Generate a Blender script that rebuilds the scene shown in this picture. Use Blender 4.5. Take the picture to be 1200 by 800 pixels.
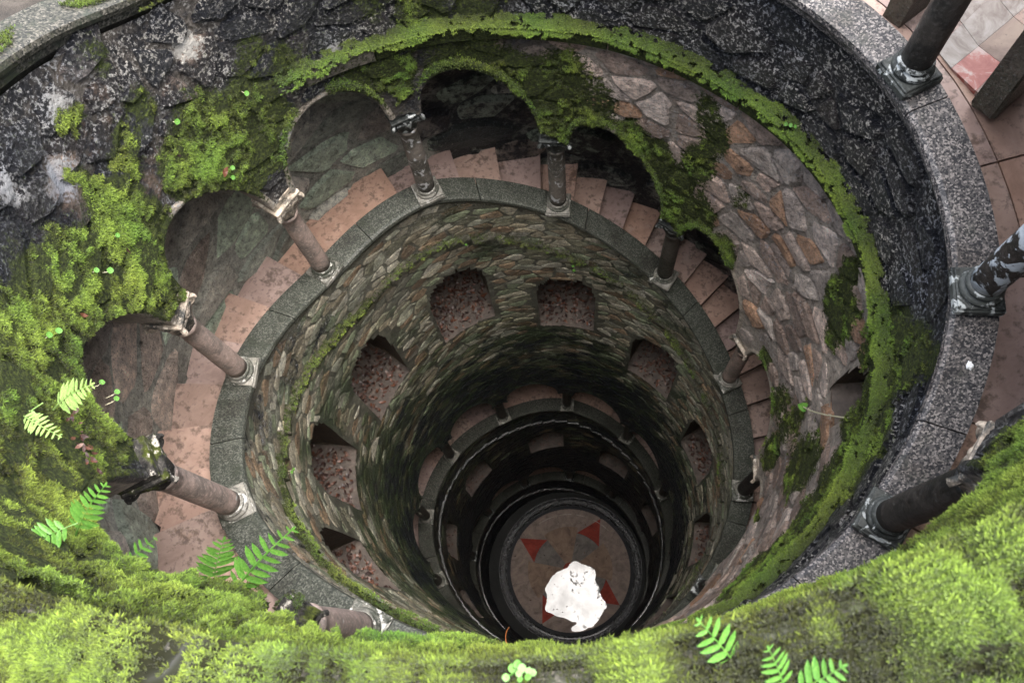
import bpy, math, random
import numpy as np
from mathutils import Matrix, Vector

for o in list(bpy.data.objects):
    bpy.data.objects.remove(o)
rnd = random.Random(7)
rng = np.random.default_rng(7)
SC = bpy.context.scene
COL = SC.collection
S = 2.4                      # the well's column circle is 2.4 m from its axis; lengths below are in units of that radius

# ------------------------------------------------------------------ camera, sky, sun, exposure
CAM = np.array([0.1291, -0.8089, 0.0])
cd = bpy.data.cameras.new('camera')
cam = bpy.data.objects.new('camera', cd)
COL.objects.link(cam)
rt, up, fw = Vector((0.99715, 0.02511, -0.07114)), Vector((0, 0.94296, 0.33290)), Vector((-0.07544, 0.33195, -0.94027))
m = Matrix((rt, up, -fw)).transposed().to_4x4()
m.translation = Vector(CAM * S)
cam.matrix_world = m
cd.sensor_width = 36.0
cd.lens = 30.14
cd.clip_start = 0.02
cd.clip_end = 3000
cd.dof.use_dof = True
cd.dof.focus_distance = 7.0
cd.dof.aperture_fstop = 5.0
SC.camera = cam

SUN_EL, SUN_AZ = 80.0, 80.0       # degrees; azimuth clockwise from north
w = bpy.data.worlds.new('World')
SC.world = w
w.use_nodes = True
nt = w.node_tree
bg = nt.nodes['Background']
sky = nt.nodes.new('ShaderNodeTexSky')
sky.sky_type = 'NISHITA'
sky.sun_disc = False
sky.sun_elevation = math.radians(SUN_EL)
sky.sun_rotation = math.radians(SUN_AZ)
sky.air_density = 1.0
sky.dust_density = 4.0
hs = nt.nodes.new('ShaderNodeHueSaturation')
hs.inputs['Saturation'].default_value = 0.5
nt.links.new(sky.outputs[0], hs.inputs['Color'])
nt.links.new(hs.outputs[0], bg.inputs['Color'])
bg.inputs['Strength'].default_value = 0.14
sd = bpy.data.lights.new('sun', 'SUN')
sd.energy = 1.5
sd.angle = math.radians(62)
sd.color = (1.0, 0.96, 0.9)
sun = bpy.data.objects.new('sun', sd)
COL.objects.link(sun)
sdir = Vector((math.sin(math.radians(SUN_AZ)) * math.cos(math.radians(SUN_EL)), math.cos(math.radians(SUN_AZ)) * math.cos(math.radians(SUN_EL)), math.sin(math.radians(SUN_EL))))
sun.rotation_euler = sdir.to_track_quat('Z', 'Y').to_euler()
SC.view_settings.view_transform = 'Standard'
SC.view_settings.look = 'None'
SC.view_settings.exposure = 2.35
SC.view_settings.gamma = 1.0
SC.cycles.use_denoising = True
SC.cycles.max_bounces = 10
SC.cycles.diffuse_bounces = 6
SC.cycles.glossy_bounces = 4

# ------------------------------------------------------------------ the helix: u counts columns, twelve to a turn, downwards and clockwise
T0, DT = 0.04686, 2 * math.pi / 12
UZ = [-14, -12, -10, -8, -6, -4, -3, -2.4, -2, -1, 0, 1, 2, 3, 4, 5, 6, 7, 8, 9, 10, 11, 12, 13, 14, 15, 16, 17, 18, 20, 21, 22, 23, 24, 25, 26, 27, 28, 30, 32, 34, 35, 36, 37, 38, 39, 42, 60]
ZZ = [-.25, -.33, -.45, -.65, -.85, -1.1, -1.27, -1.40, -1.52, -1.66, -1.70, -1.72, -1.74, -1.83, -2.02, -2.06, -2.12, -2.22, -2.47, -2.76, -3.02, -3.08, -3.36, -3.76, -4.16, -4.46, -4.78, -5.1, -5.4, -6.02, -6.25, -6.44, -6.65, -6.86, -7.16, -7.53, -7.86, -8.0, -8.4, -8.95, -9.41, -9.62, -9.82, -10.05, -10.15, -10.2, -10.25, -10.25]
UR = [-14, -10, -8, -7, -6, -5.5, -5.2, -4.9, -4.5, -4, -3, -2.4, -2, -1.5, -1, 0, 1, 2, 3, 4, 5, 6, 7, 7.5, 8, 9, 10, 11, 12, 13, 14, 15, 16, 17, 18, 19, 20, 21, 22, 23, 24, 25, 26, 27, 29, 31, 33, 34, 35, 36, 37, 39, 42, 45, 46, 48, 60]
RR = [1.0, 1.0, .96, .885, .882, .89, .925, .985, 1.07, 1.10, 1.115, 1.10, 1.085, 1.075, 1.065, 1.02, .985, 1.015, 1.02, .975, .905, .87, .868, .93, .985, 1.03, 1.0, 1.06, 1.005, .995, .985, .975, .945, .925, .925, .905, .91, .965, .99, 1.0, 1.07, 1.015, .975, .95, .93, .93, .965, .985, 1.0, 1.015, 1.0, .96, .93, .96, .97, .98, .98]
_ug = np.arange(-14, 60.01, .02)
def _smooth(v, sg):
    k = np.exp(-.5 * (np.arange(-60, 61) * .02 / sg) ** 2); k /= k.sum()
    return np.convolve(np.pad(v, 60, 'edge'), k, 'valid')
_zt = _smooth(np.interp(_ug, UZ, ZZ), .12)
_rt = _smooth(np.interp(_ug, UR, RR), .3)
def zu(u): return np.interp(u, _ug, _zt)                 # top of the parapet
def rc(u): return np.interp(u, _ug, _rt)                 # circle of the columns
def rin(u): return rc(u) - .047                          # shaft side of the parapet
def ang(u): return T0 + DT * np.asarray(u, float)
def pos(u, r, z):
    a = ang(u)
    return np.stack([r * np.sin(a), r * np.cos(a), z + 0 * a], -1)
TH = .075                                                # parapet slab thickness
SPRING, CROWN, HALF = .62, .255, .40                     # arch springing, rise, half span in u
def arch(u):
    f = (np.asarray(u, float) % 1.0) - .5
    return SPRING + CROWN * np.sqrt(np.clip(1 - (f / HALF) ** 2, 0, 1))
ZF = -10.42                                              # floor of the well
FC = np.array([.05, .03])                                # its centre
FR = .705
def zbot(u):
    u = np.asarray(u, float)
    return np.where(u < 41.5, zu(u) + arch(u), ZF - .03)
def ztop(u): return zu(np.asarray(u, float) - 12) - TH
def rwall(u, z):                                         # shaft wall: from the parapet it stands on to the one it carries
    u = np.asarray(u, float)
    a = np.clip((z - zu(u)) / np.maximum(zu(u - 12) - zu(u), .05), 0, 1)
    lo = rin(u) + np.interp(u, [6.0, 6.6, 7.5, 17.5, 19, 41, 42], [-.022, -.022, -.016, -.016, -.034, -.034, 0]); hi = rin(u - 12) + .028
    a = a ** (1 + 1.2 * np.clip(1 - ((u - 9.8) / 2.6) ** 2, 0, 1))
    return lo * (1 - a) + hi * a
ROUT = 1.275                                             # rock side of the stair
# ---- MODEL END

def hash3(i, j, k):
    h = (i * 374761393 + j * 668265263 + k * 2147483647) & 0xffffffff
    h = ((h ^ (h >> 13)) * 1274126177) & 0xffffffff
    return ((h ^ (h >> 16)) & 0xffff) / 65535.0
def vnoise(P, f):
    Q = np.asarray(P, float) * f
    I = np.floor(Q).astype(np.int64); F = Q - I; F = F * F * (3 - 2 * F)
    out = 0
    for a in (0, 1):
        for b in (0, 1):
            for c in (0, 1):
                wt = (F[..., 0] if a else 1 - F[..., 0]) * (F[..., 1] if b else 1 - F[..., 1]) * (F[..., 2] if c else 1 - F[..., 2])
                out = out + wt * hash3(I[..., 0] + a, I[..., 1] + b, I[..., 2] + c)
    return out
def fbm(P, f, n=4):
    s, a, t = 0, 1.0, 0
    for k in range(n):
        s = s + a * vnoise(np.asarray(P) + 13.7 * k, f * 2 ** k); t += a; a *= .5
    return s / t

# ------------------------------------------------------------------ mesh helpers
def link(o, parent=None):
    COL.objects.link(o)
    if parent is not None: o.parent = parent
    return o
def tag(o, label=None, cat=None, group=None, kind=None):
    if label: o['label'] = label
    if cat:
        o['category'] = cat; o['kind'] = 'thing'
    if group: o['group'] = group
    if kind: o['kind'] = kind
    return o
def empty(name, label, cat, group=None, loc=(0, 0, 0), rz=0):
    o = bpy.data.objects.new(name, None)
    o.empty_display_size = .1
    o.location = loc; o.rotation_euler = (0, 0, rz)
    return tag(link(o), label, cat, group)
def mesh(name, V, F, mats, smooth=False, attrs=None, mi=None):
    """V (n,3) in metres, F array (m,k) or list of lists"""
    me = bpy.data.meshes.new(name)
    V = np.asarray(V, np.float32)
    if isinstance(F, np.ndarray):
        k = F.shape[1]; n = len(F)
        me.vertices.add(len(V)); me.vertices.foreach_set('co', V.ravel())
        me.loops.add(n * k); me.loops.foreach_set('vertex_index', F.astype(np.int32).ravel())
        me.polygons.add(n)
        me.polygons.foreach_set('loop_start', np.arange(0, n * k, k, dtype=np.int32))
        me.polygons.foreach_set('loop_total', np.full(n, k, np.int32))
        me.update(calc_edges=True)
    else:
        me.from_pydata(V.tolist(), [], F)
        me.update()
    for mm in (mats if isinstance(mats, (list, tuple)) else [mats]): me.materials.append(mm)
    if mi is not None: me.polygons.foreach_set('material_index', np.asarray(mi, np.int32))
    if smooth: me.polygons.foreach_set('use_smooth', np.ones(len(me.polygons), bool))
    for nm, arr in (attrs or {}).items():
        arr = np.asarray(arr, np.float32)
        if arr.ndim == 1:
            a = me.attributes.new(nm, 'FLOAT', 'POINT'); a.data.foreach_set('value', arr)
        else:
            if arr.shape[1] == 3: arr = np.concatenate([arr, np.ones((len(arr), 1), np.float32)], 1)
            a = me.attributes.new(nm, 'FLOAT_COLOR', 'POINT'); a.data.foreach_set('color', arr.ravel())
    return me
def obj(name, me, parent=None, **kw):
    return tag(link(bpy.data.objects.new(name, me), parent), **kw)
def grid_faces(nu, nv):
    i = np.arange(nu - 1)[:, None] * nv + np.arange(nv - 1)[None, :]
    return np.stack([i, i + nv, i + nv + 1, i + 1], -1).reshape(-1, 4)
def sweep(profile_fn, us):
    """profile_fn(u)->(k,2) (r,z) closed polygon, swept along the helix; capped"""
    prof = np.array([profile_fn(u) for u in us])
    n, k = prof.shape[:2]
    V = pos(np.repeat(us, k), prof[..., 0].ravel(), prof[..., 1].ravel()) * S
    F = []
    for i in range(n - 1):
        for j in range(k):
            a, b = i * k + j, i * k + (j + 1) % k
            F.append([a, a + k, b + k, b])
    F.append(list(range(k))); F.append([(n - 1) * k + j for j in reversed(range(k))])
    return V, F
def lathe(prof, seg=20):
    V, F = [], []
    for r, z in prof:
        for i in range(seg):
            a = 2 * math.pi * i / seg
            V.append((r * math.cos(a), r * math.sin(a), z))
    for j in range(len(prof) - 1):
        for i in range(seg):
            a, b = j * seg + i, j * seg + (i + 1) % seg
            F.append([a, b, b + seg, a + seg])
    F.append(list(reversed(range(seg)))); F.append([(len(prof) - 1) * seg + i for i in range(seg)])
    return np.array(V), F
def box(x0, x1, y0, y1, z0, z1, bev=0.0):
    b = bev
    if b <= 0:
        V = [(x, y, z) for z in (z0, z1) for x, y in ((x0, y0), (x1, y0), (x1, y1), (x0, y1))]
        return np.array(V), [[3, 2, 1, 0], [4, 5, 6, 7], [0, 1, 5, 4], [1, 2, 6, 5], [2, 3, 7, 6], [3, 0, 4, 7]]
    V = []
    for z, d in ((z0, b), (z0 + b, 0), (z1 - b, 0), (z1, b)):
        xa, xb, ya, yb = x0 + d, x1 - d, y0 + d, y1 - d
        c = b if d == 0 else b * .6
        V += [(xa + c, ya, z), (xb - c, ya, z), (xb, ya + c, z), (xb, yb - c, z), (xb - c, yb, z), (xa + c, yb, z), (xa, yb - c, z), (xa, ya + c, z)]
    F = [[7, 6, 5, 4, 3, 2, 1, 0], [24, 25, 26, 27, 28, 29, 30, 31]]
    for j in range(3):
        for i in range(8):
            a, c = j * 8 + i, j * 8 + (i + 1) % 8
            F.append([a, c, c + 8, a + 8])
    return np.array(V), F
def merge(parts):
    V, F, o = [], [], 0
    for v, f in parts:
        V.append(np.asarray(v)); F += [[i + o for i in q] for q in f]; o += len(v)
    return np.concatenate(V), F

# ------------------------------------------------------------------ materials
class Mat:
    def __init__(s, name):
        s.m = bpy.data.materials.new(name); s.m.use_nodes = True
        s.t = s.m.node_tree; s.n = s.t.nodes; s.l = s.t.links
        s.b = s.n['Principled BSDF']
        tc = s.n.new('ShaderNodeTexCoord'); s.vec = tc.outputs['Object']
    def offset_random(s):
        oi = s.n.new('ShaderNodeObjectInfo')
        s.rand = oi.outputs['Random']
        v = s.n.new('ShaderNodeVectorMath'); v.operation = 'MULTIPLY_ADD'
        s.l.new(oi.outputs['Random'], v.inputs[0]); v.inputs[1].default_value = (37, 17, 91)
        s.l.new(s.vec, v.inputs[2]); s.vec = v.outputs[0]
        return s
    def _in(s, sock, v):
        if v is None: return
        if hasattr(v, 'links') or hasattr(v, 'is_linked'): s.l.new(v, sock)
        else:
            if isinstance(v, (tuple, list)) and len(v) == 3 and sock.type == 'RGBA': v = (*v, 1)
            sock.default_value = v
    def stretch(s, sx, sy, sz):
        v = s.n.new('ShaderNodeVectorMath'); v.operation = 'MULTIPLY'
        s.l.new(s.vec, v.inputs[0]); v.inputs[1].default_value = (sx, sy, sz)
        return v.outputs[0]
    def noise(s, scale, detail=6, rough=.6, vec=None, dist=0.0):
        n = s.n.new('ShaderNodeTexNoise')
        s.l.new(vec or s.vec, n.inputs['Vector'])
        n.inputs['Scale'].default_value = scale; n.inputs['Detail'].default_value = detail
        n.inputs['Roughness'].default_value = rough; n.inputs['Distortion'].default_value = dist
        return n.outputs['Fac']
    def voro(s, scale, feature='F1', vec=None, out='Distance'):
        n = s.n.new('ShaderNodeTexVoronoi'); n.feature = feature
        s.l.new(vec or s.vec, n.inputs['Vector']); n.inputs['Scale'].default_value = scale
        return n.outputs[out]
    def attr(s, name, out='Color'):
        n = s.n.new('ShaderNodeAttribute'); n.attribute_name = name
        return n.outputs[out]
    def sep(s, c):
        n = s.n.new('ShaderNodeSeparateColor'); s.l.new(c, n.inputs[0]); return n.outputs
    def math(s, op, a, b=None, c=None, clamp=False):
        n = s.n.new('ShaderNodeMath'); n.operation = op; n.use_clamp = clamp
        for i, v in enumerate((a, b, c)): s._in(n.inputs[i], v)
        return n.outputs[0]
    def step(s, v, a, b):
        n = s.n.new('ShaderNodeMapRange'); n.interpolation_type = 'SMOOTHSTEP'
        s._in(n.inputs['Value'], v); s._in(n.inputs['From Min'], a); s._in(n.inputs['From Max'], b)
        return n.outputs['Result']
    def mix(s, f, a, b, mode='MIX'):
        n = s.n.new('ShaderNodeMix'); n.data_type = 'RGBA'; n.blend_type = mode; n.clamp_factor = True
        s._in(n.inputs[0], f); s._in(n.inputs[6], a); s._in(n.inputs[7], b)
        return n.outputs[2]
    def ramp(s, f, stops):
        n = s.n.new('ShaderNodeValToRGB'); e = n.color_ramp.elements
        while len(e) < len(stops): e.new(.5)
        for el, (p, c) in zip(e, stops): el.position = p; el.color = (*c, 1)
        s._in(n.inputs[0], f)
        return n.outputs[0]
    def bump(s, h, strength=.5, dist=.02, normal=None):
        n = s.n.new('ShaderNodeBump'); n.inputs['Strength'].default_value = strength; n.inputs['Distance'].default_value = dist
        s._in(n.inputs['Height'], h)
        if normal is not None: s.l.new(normal, n.inputs['Normal'])
        return n.outputs[0]
    def done(s, color=None, rough=.7, normal=None, spec=.5, **kw):
        s._in(s.b.inputs['Base Color'], color); s._in(s.b.inputs['Roughness'], rough)
        s._in(s.b.inputs['Specular IOR Level'], spec)
        if normal is not None: s.l.new(normal, s.b.inputs['Normal'])
        for k, v in kw.items(): s._in(s.b.inputs[k.replace('_', ' ')], v)
        return s.m
M = {}
def build_materials():
    # rubble: Col = stone colour, Zone = (black lichen and painted shade, green algae, pale lichen), Moss = moss film
    a = Mat('rubble_stone')
    col = a.attr('Col'); z = a.sep(a.attr('Zone')); moss = a.attr('Moss', 'Fac')
    n1 = a.noise(3.2, 8, .62); n2 = a.noise(14, 9, .68); n3 = a.noise(48, 5, .7); n4 = a.noise(1.1, 5, .6); n5 = a.noise(30, 8, .76)
    c = a.mix(1.0, col, a.ramp(n2, [(.30, (.22, .21, .205)), (.43, (.88, .87, .86)), (.55, (1.22, 1.2, 1.18)), (.72, (1.9, 1.86, 1.8))]), 'MULTIPLY')
    c = a.mix(1.0, c, a.ramp(n4, [(.3, (.62, .6, .6)), (.5, (1, 1, 1)), (.7, (1.25, 1.22, 1.2))]), 'MULTIPLY')
    c = a.mix(a.math('MULTIPLY', a.step(n3, .48, .36), .5), c, (.018, .017, .014))
    rust = a.step(a.noise(5.1, 6, .6, dist=.6), .60, .72)
    c = a.mix(a.math('MULTIPLY', rust, .26), c, (.19, .095, .045))
    alg = a.step(a.math('ADD', a.math('MULTIPLY', a.math('ADD', n1, a.math('MULTIPLY_ADD', n5, .6, -.3)), .9), a.math('MULTIPLY', z[1], .9)), .80, 1.10)
    c = a.mix(a.math('MULTIPLY', alg, .85), c, a.ramp(n3, [(.3, (.008, .016, .006)), (.55, (.035, .058, .020)), (.75, (.10, .125, .055))]))
    blk = a.step(a.math('ADD', a.math('ADD', a.math('MULTIPLY', n1, .6), a.math('MULTIPLY', n2, .6)), a.math('MULTIPLY', z[0], .8)), .96, 1.12)
    c = a.mix(a.math('MULTIPLY', blk, .95), c, a.ramp(n3, [(.40, (.004, .005, .008)), (.58, (.014, .016, .023)), (.70, (.07, .075, .095))]))
    gate = a.step(a.noise(2.3, 4, .6), .38, .60)
    wl = a.step(a.math('ADD', a.math('MULTIPLY', n5, .6), a.math('MULTIPLY_ADD', n3, .45, a.math('MULTIPLY', z[2], .08))), .60, .67)
    wfac = a.math('MULTIPLY', a.math('MULTIPLY', wl, a.math('MULTIPLY_ADD', gate, .75, .25)), a.math('MULTIPLY', z[2], 1.3), clamp=True)
    c = a.mix(wfac, c, a.ramp(n4, [(.35, (.36, .38, .43)), (.6, (.55, .52, .47))]))
    mm = a.step(a.math('ADD', moss, a.math('MULTIPLY_ADD', n5, 1.5, -.75)), .26, .46)
    c = a.mix(mm, c, a.ramp(n3, [(.32, (.010, .013, .003)), (.52, (.042, .058, .009)), (.72, (.13, .165, .022))]))
    ro = a.math('MULTIPLY_ADD', n2, .6, .14)
    ro = a.math('ADD', ro, a.math('MULTIPLY', mm, .5), clamp=True)
    h = a.math('ADD', a.math('MULTIPLY', a.noise(8, 10, .68), 1.0), a.math('MULTIPLY', n3, .45))
    h = a.math('ADD', h, a.math('MULTIPLY', n5, .35))
    M['rubble'] = a.done(c, ro, a.bump(h, 1.0, .13), spec=.38)

    def granite(name, dark, mid, light, damp):
        a = Mat(name)
        v = a.sep(a.voro(105, out='Color'))[0]
        n = a.noise(2.2, 6, .6); f = a.noise(60, 4, .7)
        c = a.ramp(v, [(.0, dark), (.32, dark), (.42, mid), (.72, mid), (.86, light), (1, light)])
        c = a.mix(a.math('MULTIPLY', a.step(n, .5, .68), .5), c, (.20, .14, .11), 'MULTIPLY')
        st = a.step(a.noise(5, 8, .7), .52, .66)
        c = a.mix(a.math('MULTIPLY', st, damp), c, (.03, .035, .025))
        moss = a.attr('Moss', 'Fac')
        c = a.mix(a.step(a.math('ADD', moss, a.math('MULTIPLY_ADD', f, .8, -.4)), .35, .6), c, (.035, .042, .014))
        return a.done(c, a.math('MULTIPLY_ADD', n, .4, .3), a.bump(a.math('ADD', f, a.math('MULTIPLY', a.noise(12, 6), 1.5)), .35, .01), spec=.4)
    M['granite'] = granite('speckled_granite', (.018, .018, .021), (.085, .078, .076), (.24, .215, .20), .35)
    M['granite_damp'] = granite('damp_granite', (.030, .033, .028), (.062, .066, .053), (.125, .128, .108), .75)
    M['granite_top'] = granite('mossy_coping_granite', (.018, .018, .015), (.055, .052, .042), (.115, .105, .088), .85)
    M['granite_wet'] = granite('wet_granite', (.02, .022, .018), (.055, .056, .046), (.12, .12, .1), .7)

    a = Mat('pink_sandstone').offset_random()
    n1 = a.noise(3.5, 8, .6, dist=.5); n2 = a.noise(18, 8, .65)
    c = a.ramp(n1, [(.25, (.20, .14, .115)), (.45, (.32, .23, .195)), (.6, (.39, .29, .25)), (.78, (.32, .205, .145))])
    c = a.mix(.7, c, a.ramp(a.rand, [(0, (.62, .58, .62)), (.3, (1, .98, 1)), (.6, (1.08, .86, .68)), (1, (.84, .86, .86))]), 'MULTIPLY')
    c = a.mix(a.math('MULTIPLY', a.step(a.math('MULTIPLY_ADD', n1, .6, n2), .78, .98), .7), c, (.06, .042, .033))
    c = a.mix(a.math('MULTIPLY', a.step(a.noise(2.1, 7, .65), .58, .7), .5), c, (.40, .31, .27))
    M['pink'] = a.done(c, a.math('MULTIPLY_ADD', n2, .4, .28), a.bump(n2, .25, .008), spec=.4)

    a = Mat('shaded_riser').offset_random()
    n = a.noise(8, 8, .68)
    M['riser'] = a.done(a.ramp(n, [(.3, (.012, .010, .009)), (.55, (.045, .034, .028)), (.75, (.11, .08, .065))]), .6, a.bump(n, .5, .02))  # riser shading put into the colour, far darker than the treads
    a = Mat('marble').offset_random()
    n1 = a.noise(6, 10, .65, dist=1.6)
    c = a.ramp(n1, [(.3, (.08, .05, .036)), (.45, (.16, .125, .10)), (.6, (.25, .22, .195)), (.75, (.31, .28, .255))])
    M['marble'] = a.done(c, .35, a.bump(n1, .1, .005))
    a = Mat('red_marble')
    n1 = a.noise(7, 10, .65, dist=1.2)
    c = a.ramp(n1, [(.35, (.20, .04, .03)), (.52, (.29, .085, .065)), (.64, (.38, .29, .26))])
    M['red_marble'] = a.done(c, .4, a.bump(n1, .1, .005))

    a = Mat('black_floor_stone')
    n = a.noise(9, 7, .7)
    M['dark_floor'] = a.done((.010, .011, .010), .65, a.bump(n, .5, .03), spec=.3)
    a = Mat('wet_black_stone')
    n = a.noise(9, 7, .7)
    M['wet_ledge_dark'] = a.done((.008, .009, .011), a.math('MULTIPLY_ADD', n, 1.2, -.4, clamp=True), a.bump(n, .7, .05), spec=.8, Coat_Weight=.1)
    a = Mat('wet_ledge_stone')
    n = a.noise(14, 6, .7)
    M['wet_ledge'] = a.done((.035, .036, .034), a.math('MULTIPLY_ADD', n, .9, -.25, clamp=True), a.bump(n, .6, .04), spec=.8, Coat_Weight=.2)
    def column_mat(name, base, dark, white, wth):
        a = Mat(name).offset_random()
        n1 = a.noise(4, 8, .62); n2 = a.noise(20, 8, .65); n3 = a.noise(9, 7, .6, dist=.8)
        c = a.mix(a.step(n1, .42, .58), base, dark)
        c = a.mix(1, c, a.ramp(n2, [(.25, (.6, .6, .6)), (.5, (1, 1, 1)), (.8, (1.5, 1.45, 1.4))]), 'MULTIPLY')
        c = a.mix(a.math('MULTIPLY', a.step(a.noise(45, 5, .75), .5, .66), .45), c, tuple(min(1, x * 1.9 + .03) for x in base))
        c = a.mix(a.math('MULTIPLY', a.step(a.math('MULTIPLY_ADD', n2, .3, n3), wth + .15, wth + .20), .92), c, white)
        return a.done(c, a.math('MULTIPLY_ADD', n2, .6, .22), a.bump(a.math('ADD', a.math('MULTIPLY', n2, 1.4), a.step(n3, wth, wth + .045)), .55, .012), spec=.4)
    M['column'] = column_mat('column_stone', (.33, .25, .215), (.19, .155, .135), (.50, .47, .43), .68)
    M['column_lichen'] = column_mat('lichened_column_stone', (.16, .14, .12), (.07, .065, .055), (.5, .5, .5), .57)
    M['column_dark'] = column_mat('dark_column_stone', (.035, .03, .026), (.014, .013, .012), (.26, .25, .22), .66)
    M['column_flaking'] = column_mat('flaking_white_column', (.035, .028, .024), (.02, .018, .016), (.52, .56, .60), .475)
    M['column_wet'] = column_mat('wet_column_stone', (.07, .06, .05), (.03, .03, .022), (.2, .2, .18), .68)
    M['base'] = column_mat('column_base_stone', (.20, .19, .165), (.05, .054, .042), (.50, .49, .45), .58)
    M['base_dark'] = column_mat('blackened_base_stone', (.05, .054, .05), (.008, .010, .009), (.44, .46, .45), .555)
    M['capital'] = column_mat('carved_limestone', (.36, .30, .24), (.035, .035, .032), (.56, .50, .42), .60)
    M['capital_pale'] = column_mat('pale_carved_limestone', (.50, .42, .33), (.10, .09, .075), (.68, .60, .50), .57)
    a = Mat('mossy_black_capital').offset_random()
    n1 = a.noise(5, 8, .66); n2 = a.noise(22, 8, .7); n3 = a.noise(11, 8, .7)
    c = a.ramp(n2, [(.35, (.010, .010, .010)), (.52, (.05, .046, .042)), (.7, (.16, .15, .13))])
    c = a.mix(a.step(n1, .50, .60), c, a.ramp(n2, [(.35, (.02, .026, .005)), (.65, (.10, .12, .02))]))
    c = a.mix(a.step(n3, .575, .63), c, (.50, .46, .40))
    M['capital_dark'] = a.done(c, .8, a.bump(a.math('ADD', n2, n3), .9, .03), spec=.25)
    M['capital_wet'] = column_mat('wet_carved_stone', (.10, .10, .08), (.03, .032, .025), (.25, .25, .22), .6)

    a = Mat('arch_plaster')
    n1 = a.noise(5, 8, .65); n2 = a.noise(28, 6, .65); moss = a.attr('Moss', 'Fac')
    c = a.ramp(n1, [(.3, (.06, .055, .05)), (.45, (.19, .165, .145)), (.62, (.36, .31, .26)), (.75, (.48, .42, .35))])
    c = a.mix(a.math('MULTIPLY', a.step(n2, .5, .68), .7), c, (.03, .03, .028))
    c = a.mix(a.step(a.math('ADD', moss, a.math('MULTIPLY_ADD', n1, 1.2, -.6)), .3, .55), c, (.04, .05, .012))
    M['plaster'] = a.done(c, .75, a.bump(n2, .4, .015))
    a = Mat('black_lichen_plaster')
    n1 = a.noise(6, 8, .65); n2 = a.noise(28, 6, .65)
    c = a.ramp(n1, [(.35, (.012, .012, .014)), (.55, (.035, .035, .036)), (.68, (.30, .28, .25))])
    M['plaster_dark'] = a.done(c, .5, a.bump(n2, .5, .015))
    a = Mat('mossy_arch_stone')
    n1 = a.noise(5, 8, .65); n2 = a.noise(28, 6, .65)
    c = a.ramp(n1, [(.3, (.012, .014, .010)), (.5, (.04, .045, .022)), (.7, (.085, .09, .05))])
    M['arch_wet'] = a.done(c, .5, a.bump(n2, .4, .015))

    a = Mat('moss')
    c = a.attr('Col')
    M['moss'] = a.done(c, .85, spec=.12, Sheen_Weight=.15)
    a = Mat('leaf_green').offset_random()
    n = a.noise(9, 5, .65); m_ = a.noise(60, 3)
    c = a.ramp(a.math('MULTIPLY_ADD', m_, .4, a.math('MULTIPLY', n, .7)), [(.38, (.045, .13, .018)), (.55, (.085, .22, .035)), (.7, (.17, .30, .06))])
    M['leaf'] = a.done(c, .4, spec=.4, Subsurface_Weight=.25, Subsurface_Radius=(.01, .02, .004), Transmission_Weight=0.0)
    a = Mat('pale_fern').offset_random()
    n = a.noise(9, 5, .65); m_ = a.noise(60, 3)
    c = a.ramp(a.math('MULTIPLY_ADD', m_, .4, a.math('MULTIPLY', n, .7)), [(.38, (.10, .20, .04)), (.55, (.20, .32, .09)), (.7, (.34, .42, .16))])
    M['fern_pale'] = a.done(c, .45, spec=.4)
    a = Mat('dead_leaf')
    c = a.ramp(a.attr('Col', 'Fac'), [(0, (.020, .011, .010)), (.45, (.055, .025, .018)), (.75, (.115, .043, .022)), (1, (.08, .058, .047))])
    M['dead'] = a.done(c, .42, spec=.45)
    a = Mat('earth')
    n = a.noise(9, 9, .65)
    c = a.ramp(n, [(.3, (.03, .022, .017)), (.55, (.07, .052, .04)), (.75, (.13, .10, .08))])
    M['earth'] = a.done(c, .7, a.bump(n, .6, .03))
    a = Mat('dark_earth')
    n = a.noise(6, 9, .68)
    M['dark_earth'] = a.done(a.ramp(n, [(.3, (.012, .010, .008)), (.55, (.035, .028, .022)), (.75, (.08, .066, .055))]), .85, a.bump(n, .7, .05))
    a = Mat('ground_soil')
    n = a.noise(3, 9, .65)
    c = a.ramp(n, [(.3, (.05, .04, .028)), (.55, (.06, .07, .028)), (.75, (.12, .10, .075))])
    M['soil'] = a.done(c, .9, a.bump(n, .6, .05))
    def tile(name, base, vein):
        a = Mat(name).offset_random()
        n = a.noise(5, 9, .62, dist=.7); n2 = a.noise(30, 6, .7)
        c = a.ramp(n, [(.3, tuple(x * .6 for x in base)), (.5, base), (.72, vein)])
        c = a.mix(a.math('MULTIPLY', a.step(n2, .58, .7), .5), c, (.03, .025, .02))
        M[name] = a.done(c, a.math('MULTIPLY_ADD', n2, .4, .4), a.bump(n2, .15, .005), spec=.2)
    tile('tan_tile', (.25, .19, .16), (.33, .26, .21))
    tile('ochre_tile', (.24, .16, .115), (.30, .215, .155))
    tile('grey_tile', (.16, .14, .125), (.22, .19, .17))
    tile('red_tile', (.26, .030, .016), (.34, .055, .03))
    tile('wet_tile', (.018, .02, .024), (.03, .032, .036))
    a = Mat('shallow_water')
    n = a.noise(1.6, 6, .6); f = a.noise(7, 6, .65)
    dry = a.step(a.math('MULTIPLY_ADD', f, .55, n), .85, .97)
    M['water'] = a.done((.10, .095, .09), a.math('MULTIPLY_ADD', dry, .30, .06), a.bump(f, .08, .01), spec=.5, IOR=a.math('MULTIPLY_ADD', dry, -.12, a.math('MULTIPLY_ADD', n, .55, 1.22)))
    a = Mat('pale_inlay_stone'); n = a.noise(8, 5); M['pale_inlay'] = a.done(a.ramp(n, [(.4, (.22, .16, .12)), (.6, (.42, .38, .34))]), .5)
    a = Mat('white_dropping'); M['white'] = a.done((.8, .8, .78), .7)
    a = Mat('pale_stem'); M['stem'] = a.done((.55, .52, .36), .6)
    a = Mat('orange_stem'); M['twig'] = a.done((.30, .10, .025), .6)
build_materials()

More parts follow.
